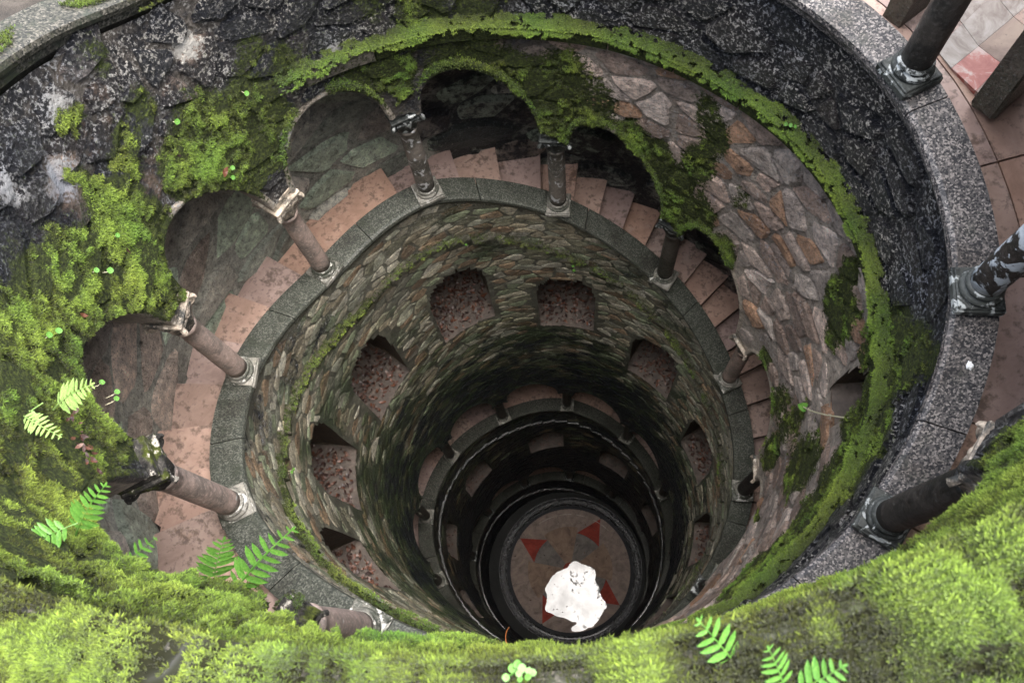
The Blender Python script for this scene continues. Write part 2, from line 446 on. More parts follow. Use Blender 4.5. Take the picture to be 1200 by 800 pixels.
# ------------------------------------------------------------------ where lichen, algae and moss grow
# (u, z, half width in u, half height, strength) of moss patches on the shaft wall
PATCH = [
    (4.6, -1.06, .75, .14, 1.0),
    (5.3, -1.22, .75, .22, 1.15),
    (5.9, -1.30, .60, .25, 1.15),
    (4.0, -1.05, .45, .14, .95),
    (4.25, -1.22, .25, .10, .90),
    (3.7, -.95, .45, .16, .80),
    (6.5, -1.45, .55, .22, 1.10),
    (7.0, -1.58, .35, .12, .95),
    (9.84, -1.97, 0.21, 0.138, 0.80),
    (10.16, -1.99, 0.12, 0.089, 0.70),
    (10.45, -1.98, 0.08, 0.067, 0.60),
    (9.61, -1.95, 0.11, 0.089, 0.90),
    (9.72, -2.04, 0.14, 0.110, 1.00),
    (9.94, -2.13, 0.15, 0.114, 0.80),
    (10.25, -2.10, 0.10, 0.083, 0.70),
    (10.33, -1.87, 0.08, 0.060, 0.50),
    (9.40, -1.58, 0.05, 0.037, 0.60),
    (9.46, -1.58, 0.04, 0.034, 0.50),
    (9.54, -1.72, 0.05, 0.045, 0.80),
    (9.44, -1.76, 0.06, 0.059, 0.50),
    (9.21, -1.80, 0.10, 0.089, 1.00),
    (9.28, -1.91, 0.11, 0.097, 1.00),
    (9.23, -1.68, 0.06, 0.052, 0.70),
    (9.78, -2.13, 0.12, 0.103, 0.90),
    (10.12, -2.18, 0.11, 0.088, 0.70),
    (9.70, -1.72, 0.08, 0.058, 0.50),
    (9.71, -1.55, 0.06, 0.043, 0.45),
    (9.13, -1.91, 0.15, 0.131, 1.00),
    (9.05, -2.02, 0.16, 0.151, 1.00),
    (8.88, -1.82, 0.18, 0.147, 1.00),
    (8.70, -1.68, 0.16, 0.125, 0.90),
    (8.76, -1.62, 0.08, 0.065, 0.80),
    (8.69, -1.77, 0.19, 0.148, 1.00),
    (8.43, -1.67, 0.24, 0.169, 1.00),
    (8.34, -1.58, 0.19, 0.136, 0.90),
    (8.19, -1.72, 0.20, 0.146, 1.00),
    (8.07, -1.56, 0.25, 0.162, 1.00),
    (7.80, -1.43, 0.22, 0.133, 1.00),
    (7.60, -1.40, 0.25, 0.162, 1.00),
    (9.15, -1.96, 0.10, 0.068, 1.00),
    (9.08, -2.12, 0.07, 0.077, 1.00),
    (8.93, -1.68, 0.08, 0.068, 0.60),
    (8.51, -1.57, 0.10, 0.077, 0.60),
    (7.48, -1.46, 0.23, 0.176, 1.00),
    (7.04, -1.24, 0.15, 0.220, 1.00),
    (6.95, -1.32, 0.17, 0.126, 1.00),
    (7.31, -1.25, 0.26, 0.188, 1.00),
    (7.40, -1.25, 0.26, 0.178, 1.00),
    (7.19, -1.27, 0.12, 0.065, 1.00),
    (6.73, -1.24, 0.22, 0.156, 1.00),
    (6.43, -1.05, 0.31, 0.220, 1.00),
    (6.19, -0.95, 0.26, 0.220, 1.00),
    (11.27, -2.06, 0.15, 0.128, 0.50),
    (11.01, -1.94, 0.10, 0.083, 0.40),
    (11.58, -2.07, 0.13, 0.114, 0.50),
    (10.83, -2.22, 0.13, 0.117, 0.55),
    (11.04, -2.27, 0.11, 0.107, 0.60),
    (11.53, -2.31, 0.17, 0.149, 0.62),
    (11.73, -2.45, 0.17, 0.165, 0.80),
    (11.96, -2.53, 0.19, 0.179, 0.90),
    (12.08, -2.43, 0.18, 0.162, 0.65),
    (12.01, -2.66, 0.13, 0.133, 1.00),
    (12.27, -2.58, 0.10, 0.059, 0.90),
    (12.57, -2.68, 0.10, 0.109, 1.00),
    (12.78, -2.76, 0.13, 0.127, 1.00),
    (12.95, -2.88, 0.14, 0.146, 1.00),
    (13.06, -3.03, 0.16, 0.164, 1.00),
    (13.09, -2.64, 0.13, 0.125, 0.70),
    (13.16, -2.45, 0.10, 0.091, 0.60),
    (13.06, -2.35, 0.09, 0.086, 0.50),
    (13.22, -2.94, 0.11, 0.121, 0.80),
    (13.48, -3.06, 0.10, 0.109, 0.90),
    (11.31, -2.30, 0.11, 0.111, 0.50),
    (12.31, -2.52, 0.14, 0.134, 0.50),
    (10.66, -2.18, 0.07, 0.036, 0.60),
    (13.52, -3.06, 0.07, 0.086, 1.00),
    (14.28, -3.34, 0.07, 0.054, 1.00),
    (14.62, -3.41, 0.06, 0.028, 1.00),
    (14.99, -3.57, 0.12, 0.134, 1.00),
    (15.51, -3.64, 0.06, 0.028, 1.00),
    (14.43, -2.54, 0.09, 0.112, 0.90),
    (14.60, -2.58, 0.10, 0.140, 0.80),
    (14.41, -2.41, 0.07, 0.089, 0.80),
    (14.90, -2.30, 0.13, 0.164, 0.75),
    (15.08, -2.25, 0.17, 0.205, 0.70),
    (15.21, -2.44, 0.15, 0.200, 0.90),
    (15.47, -2.44, 0.18, 0.220, 0.90),
    (15.64, -2.54, 0.20, 0.220, 1.00),
    (15.77, -2.66, 0.21, 0.220, 0.90),
    (16.06, -2.78, 0.23, 0.220, 0.90),
    (16.23, -3.03, 0.23, 0.220, 0.80),
    (15.29, -3.08, 0.21, 0.220, 0.60),
    (15.19, -2.08, 0.10, 0.116, 0.50),
    (14.65, -3.35, 0.11, 0.130, 0.50),
    (13.46, -2.67, 0.08, 0.082, 0.40),
    (14.90, -3.29, 0.13, 0.220, 0.50),
]
STRING_MOSS = [(7, 0), (10.3, 0), (10.6, .6), (11, .95), (13, 1), (15.5, 1), (17.8, 1), (18.6, .9), (19.5, 1), (20.3, .75), (21, .6), (22.0, .75), (22.4, .45), (23, .45), (24.6, .55), (26, .45), (27.5, .35), (29, 0), (60, 0)]
def string_moss(u): return np.interp(u, [a for a, b in STRING_MOSS], [b for a, b in STRING_MOSS])
def moss_at(u, z):
    u = np.asarray(u, float); z = np.asarray(z, float)
    d = np.zeros(np.broadcast(u, z).shape)
    for pu, pz, ru, rz, s in PATCH:
        q = ((u - pu) / (ru * 1.25)) ** 2 + ((z - pz) / (rz * 1.25)) ** 2
        d = np.maximum(d, s * np.clip(1.35 - q, 0, 1))
    return d
def sstep(x, a, b):
    t = np.clip((x - a) / (b - a), 0, 1); return t * t * (3 - 2 * t)
def band_offset(u):                                      # string course below the parapet above
    return np.where(np.asarray(u) < 18, .44, .38)
PALE = [(9.20, -1.62, .10, .05), (9.42, -1.53, .07, .035), (10.75, -2.06, .10, .04), (10.25, -2.22, .06, .06), (8.75, -1.79, .20, .035), (9.0, -1.48, .06, .05), (10.05, -1.72, .08, .03)]
def alg_film(u, z): return np.clip(2.2 * (fbm(pos(u, 1.0, z), 5, 3) - .45), 0, 1) * 2.5
def zone(u, z):
    """black lichen with painted depth shade, green algae, pale lichen, moss film"""
    u = np.asarray(u, float); z = np.asarray(z, float)
    zs = zu(u - 12) - band_offset(u)
    P = pos(u, 1.0, z)
    n = fbm(P, 3.0, 3)
    t1 = u < 18
    above = sstep(z, zs - .05, zs + .03)
    right = sstep(u, 11.9, 12.5) * (1 - above)
    black1 = np.where(above > .5, .85 + .3 * (n - .5), 0) + (1 - above) * (1 - right) * .62 + right * np.clip(.02 + .9 * (n - .54), -.3, .45)
    black1 = np.where(u < 10.3, .74 + .5 * (n - .5), black1)
    alg1 = right * .1 + .12
    wl1 = np.where(u < 10.6, .85, .45 + .12 * right) + .0 * n
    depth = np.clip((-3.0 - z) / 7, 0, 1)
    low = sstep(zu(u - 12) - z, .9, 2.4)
    black2 = np.clip(.17 + .22 * low + .6 * depth + .25 * (n - .5) + .3 * above * sstep(22.2 - u, 0, .8), 0, 1)  # depth term puts the shaft's light falloff into the black
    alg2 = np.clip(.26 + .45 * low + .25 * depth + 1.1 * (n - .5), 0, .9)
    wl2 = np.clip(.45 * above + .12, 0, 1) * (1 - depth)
    mo = np.maximum(moss_at(u, z), np.where((u < 12.3) & (u > 6.5), .17 + .25 * (n - .5), 0) + np.where(u > 18, .10 * alg_film(u, z), 0))
    wl_pale = np.zeros(n.shape)
    for pu, pz, ru, rz in PALE: wl_pale = np.maximum(wl_pale, np.clip(1.3 - ((u - pu) / ru) ** 2 - ((z - pz) / rz) ** 2, 0, 1))
    wl1 = np.where(above > .5, .8, wl1) + 1.6 * wl_pale; black1 = black1 - .5 * wl_pale; mo = mo - .4 * wl_pale
    return np.where(t1, black1, black2), np.where(t1, alg1, alg2), np.where(t1, wl1, wl2), mo
PAL = {
    'pale': [(.52, .40, .34), (.60, .49, .43), (.42, .32, .27), (.62, .53, .48), (.48, .30, .20), (.48, .42, .38)],
    'dark': [(.10, .095, .10), (.15, .135, .13), (.22, .17, .14), (.08, .08, .085), (.28, .20, .15)],
    'brown': [(.32, .285, .205), (.40, .37, .285), (.25, .245, .175), (.46, .44, .36), (.28, .205, .135), (.34, .345, .27), (.27, .31, .205)],
    'green': [(.12, .14, .075), (.17, .165, .10), (.095, .115, .062), (.17, .13, .075), (.145, .17, .11)],
    'wet': [(.030, .029, .022), (.020, .021, .016), (.045, .038, .028)],  # wet stone with the dimness of the deep shaft put into its colour
    'back': [(.50, .46, .41), (.56, .55, .48), (.44, .47, .40), (.52, .58, .47), (.48, .40, .34), (.48, .56, .44)],
}
def palette(u, z, key=None):
    if key: p = PAL[key]
    elif u < 18:
        zs = zu(u - 12) - .44
        p = PAL['dark'] if (z > zs - .02 or u < 11.9) else PAL['pale']
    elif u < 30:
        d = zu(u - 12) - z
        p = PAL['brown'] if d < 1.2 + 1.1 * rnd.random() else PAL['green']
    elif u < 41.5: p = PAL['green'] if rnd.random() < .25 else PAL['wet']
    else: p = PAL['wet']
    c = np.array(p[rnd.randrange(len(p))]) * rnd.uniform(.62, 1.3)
    return c

# niches: (u, top z, sill z, half width in u)
NICHE = [(15.02, -2.47, -2.80, .14)]
for uc in (19.75, 20.75, 21.8, 22.95, 24.05, 25.15, 26.2, 27.25, 28.3):
    NICHE.append((uc, float(zu(uc - 12)) - .73, float(zu(uc - 12)) - 1.42, .31))
for uc in (31.7, 32.9, 34.15, 35.6, 36.9, 38.1):
    NICHE.append((uc, float(zu(uc - 12)) - .75, float(zu(uc - 12)) - 1.35, .31))
def in_niche(u, z, g=0.0):
    u = np.asarray(u, float); z = np.asarray(z, float)
    hit = np.zeros(np.broadcast(u, z).shape, bool)
    for uc, zt, zb, hw in NICHE:
        f = np.abs(u - uc) / (hw + g * 2)
        top = zt - .24 * (1 - np.clip(1 - np.clip(f, 0, 1) ** 3.2, 0, 1) ** .45) + .012 * np.sin(u * 61 + uc * 9) + g * .5
        hit |= (f < 1) & (z < top) & (z > zb - g * .5)
    return hit

# ------------------------------------------------------------------ rubble stones laid over a surface
def clip(poly, nx, ny, d):
    out = []
    for i in range(len(poly)):
        a, b = poly[i], poly[(i + 1) % len(poly)]
        da, db = a[0] * nx + a[1] * ny - d, b[0] * nx + b[1] * ny - d
        if da <= 0: out.append(a)
        if (da < 0) != (db < 0):
            t = da / (da - db); out.append((a[0] + t * (b[0] - a[0]), a[1] + t * (b[1] - a[1])))
    return out
KX = .5
def cells(u0, u1, zlo, zhi, wfun, accept, jit=.47, drop=.22, trim=None):
    """irregular polygons in (x = u*KX, z); wfun(z, u) -> (cell width, cell height)"""
    w_, h_ = wfun
    nx = int((u1 - u0) * KX / w_) + 1; nz = int((zhi - zlo) / h_) + 2
    pts = {}
    for j in range(-2, nz + 3):
        for i in range(-2, nx + 3):
            if rnd.random() < drop: continue
            pts[(i, j)] = (u0 * KX + (i + .5 * (j % 2) + rnd.uniform(-jit, jit)) * w_, zlo + (j + rnd.uniform(-jit, jit)) * h_)
    out = []
    for (i, j), (x, z) in pts.items():
        u = x / KX
        if not (u0 <= u < u1) or not accept(u, z): continue
        poly = [(-1.3, -1.3), (1.3, -1.3), (1.3, 1.3), (-1.3, 1.3)]
        for dj in (-2, -1, 0, 1, 2):
            for di in (-2, -1, 0, 1, 2):
                if di == dj == 0: continue
                q = pts.get((i + di, j + dj))
                if q is None: continue
                dx, dy = (q[0] - x) / w_, (q[1] - z) / h_
                if dx * dx + dy * dy > 7: continue
                poly = clip(poly, dx, dy, (dx * dx + dy * dy) / 2)
        if len(poly) < 3: continue
        poly = [(x + p[0] * w_, z + p[1] * h_) for p in poly]
        if trim is not None:
            P = np.array(poly); bad = trim(P[:, 0] / KX, P[:, 1])
            for q in np.flatnonzero(bad):
                lo, hi = 0.0, 1.0
                for _ in range(7):
                    t = (lo + hi) / 2; v = np.array((x, z)) * (1 - t) + P[q] * t
                    if trim(v[0] / KX, v[1]): hi = t
                    else: lo = t
                P[q] = np.array((x, z)) * (1 - lo) + P[q] * lo
            poly = [tuple(p) for p in P]
        out.append((u, z, poly))
    return out
def stone_geo(cell, gap, h, fine):
    """local arrays: x, z, off, faces"""
    u, z, poly = cell
    P = np.array(poly)
    c = P.mean(0)
    if fine:
        Q = []
        for i in range(len(P)):
            a, b = P[i], P[(i + 1) % len(P)]
            Q += [a * .86 + b * .14, a * .16 + b * .84]
        P = np.array(Q)
    d = P - c; L = np.linalg.norm(d, axis=1, keepdims=True) + 1e-6
    k = len(P)
    wob = (1 + rng.uniform(-.05, .05, (k, 1)))
    P0 = c + d * np.clip(1 - gap / L, .3, 1) * wob
    P1 = c + (P0 - c) * rng.uniform(.68, .88, (k, 1))
    tilt = rng.uniform(-.35, .35, 2) / (np.abs(d).max(0) + 1e-6)
    o1 = h * (1 + ((P1 - c) * tilt).sum(1) + rng.uniform(-.22, .22, k))
    X = np.concatenate([P0, P1, c[None]]); O = np.concatenate([np.full(k, -.012), o1, [h * rng.uniform(.95, 1.25)]])
    F = []
    for i in range(k):
        n = (i + 1) % k
        F += [[i, n, k + n, k + i], [k + i, k + n, 2 * k]]
    return X, O, F
def lay_stones(cs, rfun, gap, h, parent, n_parts, score, mat, inward=True, key=None, fine=True, name='wall_stone', zfun=None):
    """the n_parts stones with the highest score become objects, the rest one stuff mesh"""
    order = sorted(range(len(cs)), key=lambda i: -score(cs[i]))
    pick = set(order[:n_parts])
    BV, BF, BA, base = [], [], [[], [], []], 0
    for i, cel in enumerate(cs):
        part = i in pick
        X, O, F = stone_geo(cel, gap, h * rnd.uniform(.5, 1.4), fine and part or fine == 2)
        U, Z = X[:, 0] / KX, X[:, 1]
        sgn = -1 if inward else 1
        V = pos(U, rfun(U, Z) + sgn * O, Z) * S
        if not inward: F = [f[::-1] for f in F]
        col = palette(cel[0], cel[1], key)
        C = np.tile(col, (len(V), 1)) * rng.uniform(.85, 1.15, (len(V), 1))
        if zfun: zz = zfun(U, Z)
        else: zz = zone(U, Z)
        Zn = np.stack(zz[:3], -1) * np.ones((len(V), 1)) + rnd.uniform(-.12, .12); Mo = zz[3] * np.ones(len(V))
        if part:
            o = obj(name, mesh(name, V, F, mat, attrs={'Col': C, 'Zone': Zn, 'Moss': Mo}), parent)
        else:
            BV.append(V); BF += [[q + base for q in f] for f in F]; base += len(V)
            BA[0].append(C); BA[1].append(Zn); BA[2].append(Mo)
    if BV:
        obj('rubble_stones', mesh('rubble_stones', np.concatenate(BV), BF, mat, attrs={'Col': np.concatenate(BA[0]), 'Zone': np.concatenate(BA[1]), 'Moss': np.concatenate(BA[2])}), parent, kind='stuff')

# ------------------------------------------------------------------ shaft walls, one per turn of the helix
def wall_base(name, u0, u1, nz, label, du=.02, mort=(.13, .115, .10)):
    us = np.arange(u0, u1 + du * .5, du)
    zb, zt = zbot(us), ztop(us)
    ts = np.linspace(0, 1, nz)
    U = np.repeat(us[:, None], nz, 1); Z = zb[:, None] + (zt - zb)[:, None] * ts[None]
    P0 = pos(U, 1.0, Z)
    R = rwall(U, Z) + .012 * (fbm(P0, 9, 3) - .5) * np.where(U < 18, 1.6, 1)
    V = pos(U, R, Z).reshape(-1, 3) * S
    F = grid_faces(len(us), nz)
    cu = U.ravel()[F].mean(1); cz = Z.ravel()[F].mean(1)
    F = F[~in_niche(cu, cz)]
    z4 = zone(U, Z)
    C = np.ones((U.size, 3)) * np.array(mort) * (.8 + .4 * fbm(P0, 14, 2).reshape(-1, 1))
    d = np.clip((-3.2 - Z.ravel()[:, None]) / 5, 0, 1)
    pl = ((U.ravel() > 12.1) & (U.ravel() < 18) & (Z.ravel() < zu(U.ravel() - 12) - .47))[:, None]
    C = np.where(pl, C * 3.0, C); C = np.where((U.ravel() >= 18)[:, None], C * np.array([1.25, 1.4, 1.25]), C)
    C = C * (1 - d) + np.array([.035, .038, .026]) * d  # mortar darkened with depth, light falloff put into its colour
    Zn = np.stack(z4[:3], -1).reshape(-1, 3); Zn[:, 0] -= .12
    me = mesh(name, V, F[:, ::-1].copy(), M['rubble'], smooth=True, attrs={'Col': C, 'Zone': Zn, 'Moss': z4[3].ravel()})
    return obj(name, me, label=label, cat='wall')
def inside_wall(u, z, m=.02):
    if not (zbot(u) + m + .012 * (u < 41) < z < ztop(u) - m * .6): return False
    return not in_niche(u, z, .02)
def arch_pieces(k, parent, mat):
    """the arch over bay k (between columns k and k+1): face band, edge and soffit"""
    fs = np.linspace(.5 - HALF - .0, .5 + HALF + .0, 23)
    us = k + fs
    za = zu(us) + SPRING + CROWN * np.sqrt(np.clip(1 - ((fs - .5) / HALF) ** 2, 0, 1))
    # outward normal of the curve in (x,z)
    tx = np.gradient(us * KX); tz = np.gradient(za); L = np.hypot(tx, tz)
    nx, nz = -tz / L, tx / L
    ri = rwall(us, za)
    rows = []
    for dn, dr in ((.020, .006), (.016, -.006), (.003, -.008), (-.004, -.002), (-.004, .05), (-.004, .15)):
        rows.append(pos(us + nx * dn / KX, ri + dr, za + nz * dn))
    V = np.stack(rows, 1).reshape(-1, 3) * S
    zn = zone(us, za + .02)
    nr_ = len(rows)
    mo = np.stack([zn[3] * 1.1] * nr_, 1).ravel()
    mo[3::nr_] *= .5; mo[4::nr_] *= .1; mo[5::nr_] = 0
    Z3 = np.stack([np.stack([zn[0] - (.30 if 7.9 < k < 11 else .02), zn[1], zn[2]], -1)] * nr_, 1)
    Z3[:, 4:] = (.05, .15, .3)
    pal = (.42, .37, .31) if k < 18 else (.22, .25, .15)
    return obj('arch', mesh('arch', V, grid_faces(len(us), nr_), M['rubble'], smooth=False, attrs={'Moss': mo, 'Zone': Z3.reshape(-1, 3), 'Col': np.tile(pal, (len(V), 1))}), parent)
def dist_score(c):
    u, z, poly = c
    p = pos(u, rwall(u, z), z)
    P = np.array(poly)
    return (np.ptp(P[:, 0]) * np.ptp(P[:, 1])) / ((p - CAM) ** 2).sum()
WALLS = []
specs = [
    ('rim_wall', 1.3, 6.0, 24, 'moss covered wall over the arches of the right hand gallery, nearest the camera'),
    ('shaft_wall', 6.0, 18.0, 44, 'upper shaft wall of black lichened and pale rubble over the first ring of arches'),
    ('shaft_wall', 18.0, 30.0, 80, 'middle shaft wall of thin brown stones with leaf filled niches below the first stair'),
    ('shaft_wall', 30.0, 41.5, 60, 'dark wet lower shaft wall between the two deep rings of arches'),
    ('shaft_wall', 41.5, 53.5, 30, 'black wet wall around the floor at the very bottom of the shaft'),
]
for nm, a, b, nz, lb in specs:
    WALLS.append(wall_base(nm, a, b, nz, lb, du=.02 if a < 30 else .04))
def zr(u0, u1):
    us = np.arange(u0, u1, .05); return float(zbot(us).min()), float(ztop(us).max())
for wi, (nm, a, b, nz, lb) in enumerate(specs):
    zlo, zhi = zr(a, b)
    if wi <= 1: wh, gap, h, npt = (.120, .088), .0036, .0095, 300
    elif wi == 2: wh, gap, h, npt = (.084, .043), .0020, .0055, 300
    elif wi == 3: wh, gap, h, npt = (.11, .05), .003, .007, 0
    else: wh, gap, h, npt = (.12, .05), .004, .008, 0
    cs = cells(a, b, zlo, zhi, wh, inside_wall, trim=lambda u, z: in_niche(u, z, .012) | (z < zbot(u) + .016))
    lay_stones(cs, rwall, gap, h, WALLS[wi], npt, dist_score, M['rubble'], fine=2 if wi <= 1 else True)
for k in list(range(2, 6)): arch_pieces(k, WALLS[0], M['plaster'])
for k in list(range(6, 18)): arch_pieces(k, WALLS[1], M['plaster_dark' if k < 8 else 'plaster'])
for k in list(range(18, 30)): arch_pieces(k, WALLS[2], M['arch_wet'])
for k in list(range(30, 41)): arch_pieces(k, WALLS[3], M['arch_wet'])
def wall_of(u):
    return WALLS[0 if u < 6 else 1 if u < 18 else 2 if u < 30 else 3 if u < 41.5 else 4]

# string courses: ledge stones under each parapet
def ledge(u0, u1, zt0, zt1, drop, out, mat, parent, mossy):
    us = np.linspace(u0, u1, 4 if u1 - u0 < .35 else 8)
    za = np.linspace(zt0, zt1, len(us))
    def prof(u):
        z = np.interp(u, us, za); r = rwall(u, z)
        return [(r + .02, z), (r - out + .006, z - .002), (r - out, z - .012), (r - out + .004, z - drop), (r + .02, z - drop - .01)]
    V, F = sweep(prof, us)
    F = [f[::-1] for f in F]
    P = V / S
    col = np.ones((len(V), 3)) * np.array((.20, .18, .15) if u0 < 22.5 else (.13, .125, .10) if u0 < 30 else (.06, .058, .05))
    Zn = np.tile([.35, .3, .5] if u0 < 18 else [.1, .25, .5], (len(V), 1))
    return obj('ledge_stone', mesh('ledge_stone', V, F, mat, attrs={'Col': col, 'Zone': Zn, 'Moss': np.full(len(V), mossy)}), parent)
u = 10.5
while u < 17.95:
    v = min(u + rnd.uniform(.4, .6), 17.98)
    f = lambda x: float(zu(x - 12)) - .44
    ledge(u, v - .012, f(u), f(v), .06, .032, M['rubble'], WALLS[1], .75 * float(string_moss(u)))
    u = v
u = 18.0
while u < 29.9:
    v = u + rnd.uniform(.16, .24)
    zz = float(zu((u + v) / 2 - 12)) - .38 + rnd.uniform(-.006, .006)
    ledge(u, v - .01, zz, zz, .045, .026, M['rubble'], WALLS[2], .6 * float(string_moss(u)))
    u = v
for lo, hi in ((30.0, 41.3), (41.5, 52.6)):
    u = lo
    while u < hi:
        v = u + .2
        zz = float(zu((u + v) / 2 - 12)) - .38
        ledge(u, v - .008, zz, zz, .04, .022, M['wet_ledge'], wall_of(u), 0)
        u = v
# niches with a floor of earth
LEAFSPOTS = []
for uc, zt, zb, hw in NICHE:
    p = wall_of(uc)
    hw2, g = hw + .03, 9
    dep = .34 if uc > 18 else .2
    us = np.linspace(uc - hw2, uc + hw2, g)
    us2 = np.linspace(uc - hw2 * .8, uc + hw2 * .8, g)
    rows = []
    for uu, r_, z_ in ((us, .006, zb - .015), (us, .16, zb + .02), (us2, dep, zb + .05), (us2, dep, zt - .05), (us, .17, zt + .045), (us, .006, zt + .045)):
        rows.append(pos(uu, rwall(uu, np.full(g, z_)) + r_, np.full(g, z_)))
    V = np.stack(rows, 1).reshape(-1, 3) * S
    F = grid_faces(g, 6).tolist()
    k = len(rows)
    F += [[0, 1, 4, 5], [1, 2, 3, 4]]
    o_ = (g - 1) * k
    F += [[o_ + 5, o_ + 4, o_ + 1, o_], [o_ + 4, o_ + 3, o_ + 2, o_ + 1]]
    zz = zone(np.full(len(V), uc), np.full(len(V), zb))
    at = {'Col': np.tile((.13, .10, .075) if uc < 30 else (.05, .045, .035), (len(V), 1)), 'Zone': np.tile([.25, .25, 0], (len(V), 1)), 'Moss': np.zeros(len(V))}
    nic = obj('niche', mesh('niche', V, F, M['rubble'], attrs=at), p)
    n = 12
    A, B = np.meshgrid(np.linspace(-1, 1, n), np.linspace(0, 1, n), indexing='ij')
    uu = uc + A * hw2 * (1 - .15 * B); zf = zb - .004 + .07 * B
    Pq = pos(uu, rwall(uu, np.full_like(uu, zb)) + .004 + B * (dep - .03), zf)
    Pq[..., 2] += .02 * (fbm(Pq, 16, 2) - .5)
    obj('sill', mesh('sill', Pq.reshape(-1, 3) * S, grid_faces(n, n), M['earth'], smooth=True), nic)
    LEAFSPOTS.append((uc, zb, hw, dep))

# ------------------------------------------------------------------ parapets with their slabs
def slab_prof(u):
    ri, z = float(rin(u)), float(zu(u)); ro = float(rc(u)) + .058
    return [(ro, z), (ri + .012, z), (ri + .002, z - .006), (ri - .001, z - .02), (ri + .004, z - .034), (ri + .018, z - .036), (ri + .020, z - .066), (ri + .03, z - TH), (ro, z - TH - .12)]
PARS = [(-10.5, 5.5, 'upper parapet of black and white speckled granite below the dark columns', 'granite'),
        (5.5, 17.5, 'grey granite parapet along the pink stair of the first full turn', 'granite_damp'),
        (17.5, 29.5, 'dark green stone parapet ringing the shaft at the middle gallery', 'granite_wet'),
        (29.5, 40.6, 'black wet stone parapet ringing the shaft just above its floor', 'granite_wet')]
PARS_O = []
for a, b, lb, mk in PARS:
    e = empty('stone_parapet', lb, 'parapet', loc=Vector(pos(a, rc(a), zu(a)) * S))
    PARS_O.append(e)
    u = a
    while u < b - .05:
        v = min(u + rnd.uniform(.85, 1.1), b)
        if a < 0 and abs(v - 3.55) < .5: v = 3.55
        us = np.linspace(u + .003, v - .003, 14)
        V, F = sweep(slab_prof, us)
        F = [f[::-1] for f in F]
        mo = np.clip(.9 - np.abs(V[:, 0] * 0 + 0), 0, 0) + (.5 * np.clip(fbm(V, .8, 3) - .45, 0, 1) if a > 5 else 0)
        if a < 0 and u < -1.5: mo = mo + 1.0 * fbm(V, .9, 3)
        V = V - np.array(e.location)
        sl = obj('slab', mesh('slab', V, F, M['granite_top' if u < -.6 else mk], attrs={'Moss': mo}), e)
        u = v

# ------------------------------------------------------------------ stairs and galleries
RISE = .083
def stair(u0, u1, label, loc_u):
    e = empty('staircase', label, 'staircase', loc=Vector(pos(loc_u, 1.15, zu(loc_u)) * S))
    us = np.arange(u0, u1, .005); lev = np.floor((zu(us) + 20) / RISE)
    cut = np.flatnonzero(np.diff(lev)) + 1
    idx = np.concatenate([[0], cut, [len(us)]])
    for a, b in zip(idx[:-1], idx[1:]):
        if b - a < 6: continue
        ua, ub = us[a], us[b - 1] + .005
        # a long landing is laid as several slabs
        n = max(1, int(round((ub - ua) / .75)))
        for q in range(n):
            va, vb = ua + (ub - ua) * q / n, ua + (ub - ua) * (q + 1) / n
            z = (lev[a]) * RISE - 20 - .035 + rnd.uniform(-.003, .003)
            k = max(3, int((vb - va) / .04) + 2)
            uu = np.linspace(va + (.0 if q == 0 else .003), vb + (.012 if q == n - 1 else -.003), k)   # nosing overhangs the next riser
            def prof(u_):
                ri = float(rc(u_)) + .046; ro = ROUT + .012 * math.sin(u_ * 23) + .008 * math.sin(u_ * 57)
                return [(ro, z), (ri, z), (ri, z - .022), (ro, z - .022)]
            V, F = sweep(prof, uu)
            V1 = V
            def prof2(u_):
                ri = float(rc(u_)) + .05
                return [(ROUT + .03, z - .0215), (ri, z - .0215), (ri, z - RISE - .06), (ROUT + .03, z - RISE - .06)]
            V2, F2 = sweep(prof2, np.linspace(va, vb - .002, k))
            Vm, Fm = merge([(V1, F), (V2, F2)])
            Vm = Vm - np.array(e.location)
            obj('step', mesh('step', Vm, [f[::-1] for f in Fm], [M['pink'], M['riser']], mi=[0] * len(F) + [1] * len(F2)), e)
    return e
stair(6.0, 18.0, 'worn pink stone stair curving down behind the first ring of columns', 9)
stair(18.0, 30.0, 'dim pink stone stair behind the middle ring of columns, deep in the shaft', 24)
stair(30.0, 40.5, 'barely lit stone stair behind the lowest ring of columns', 36)

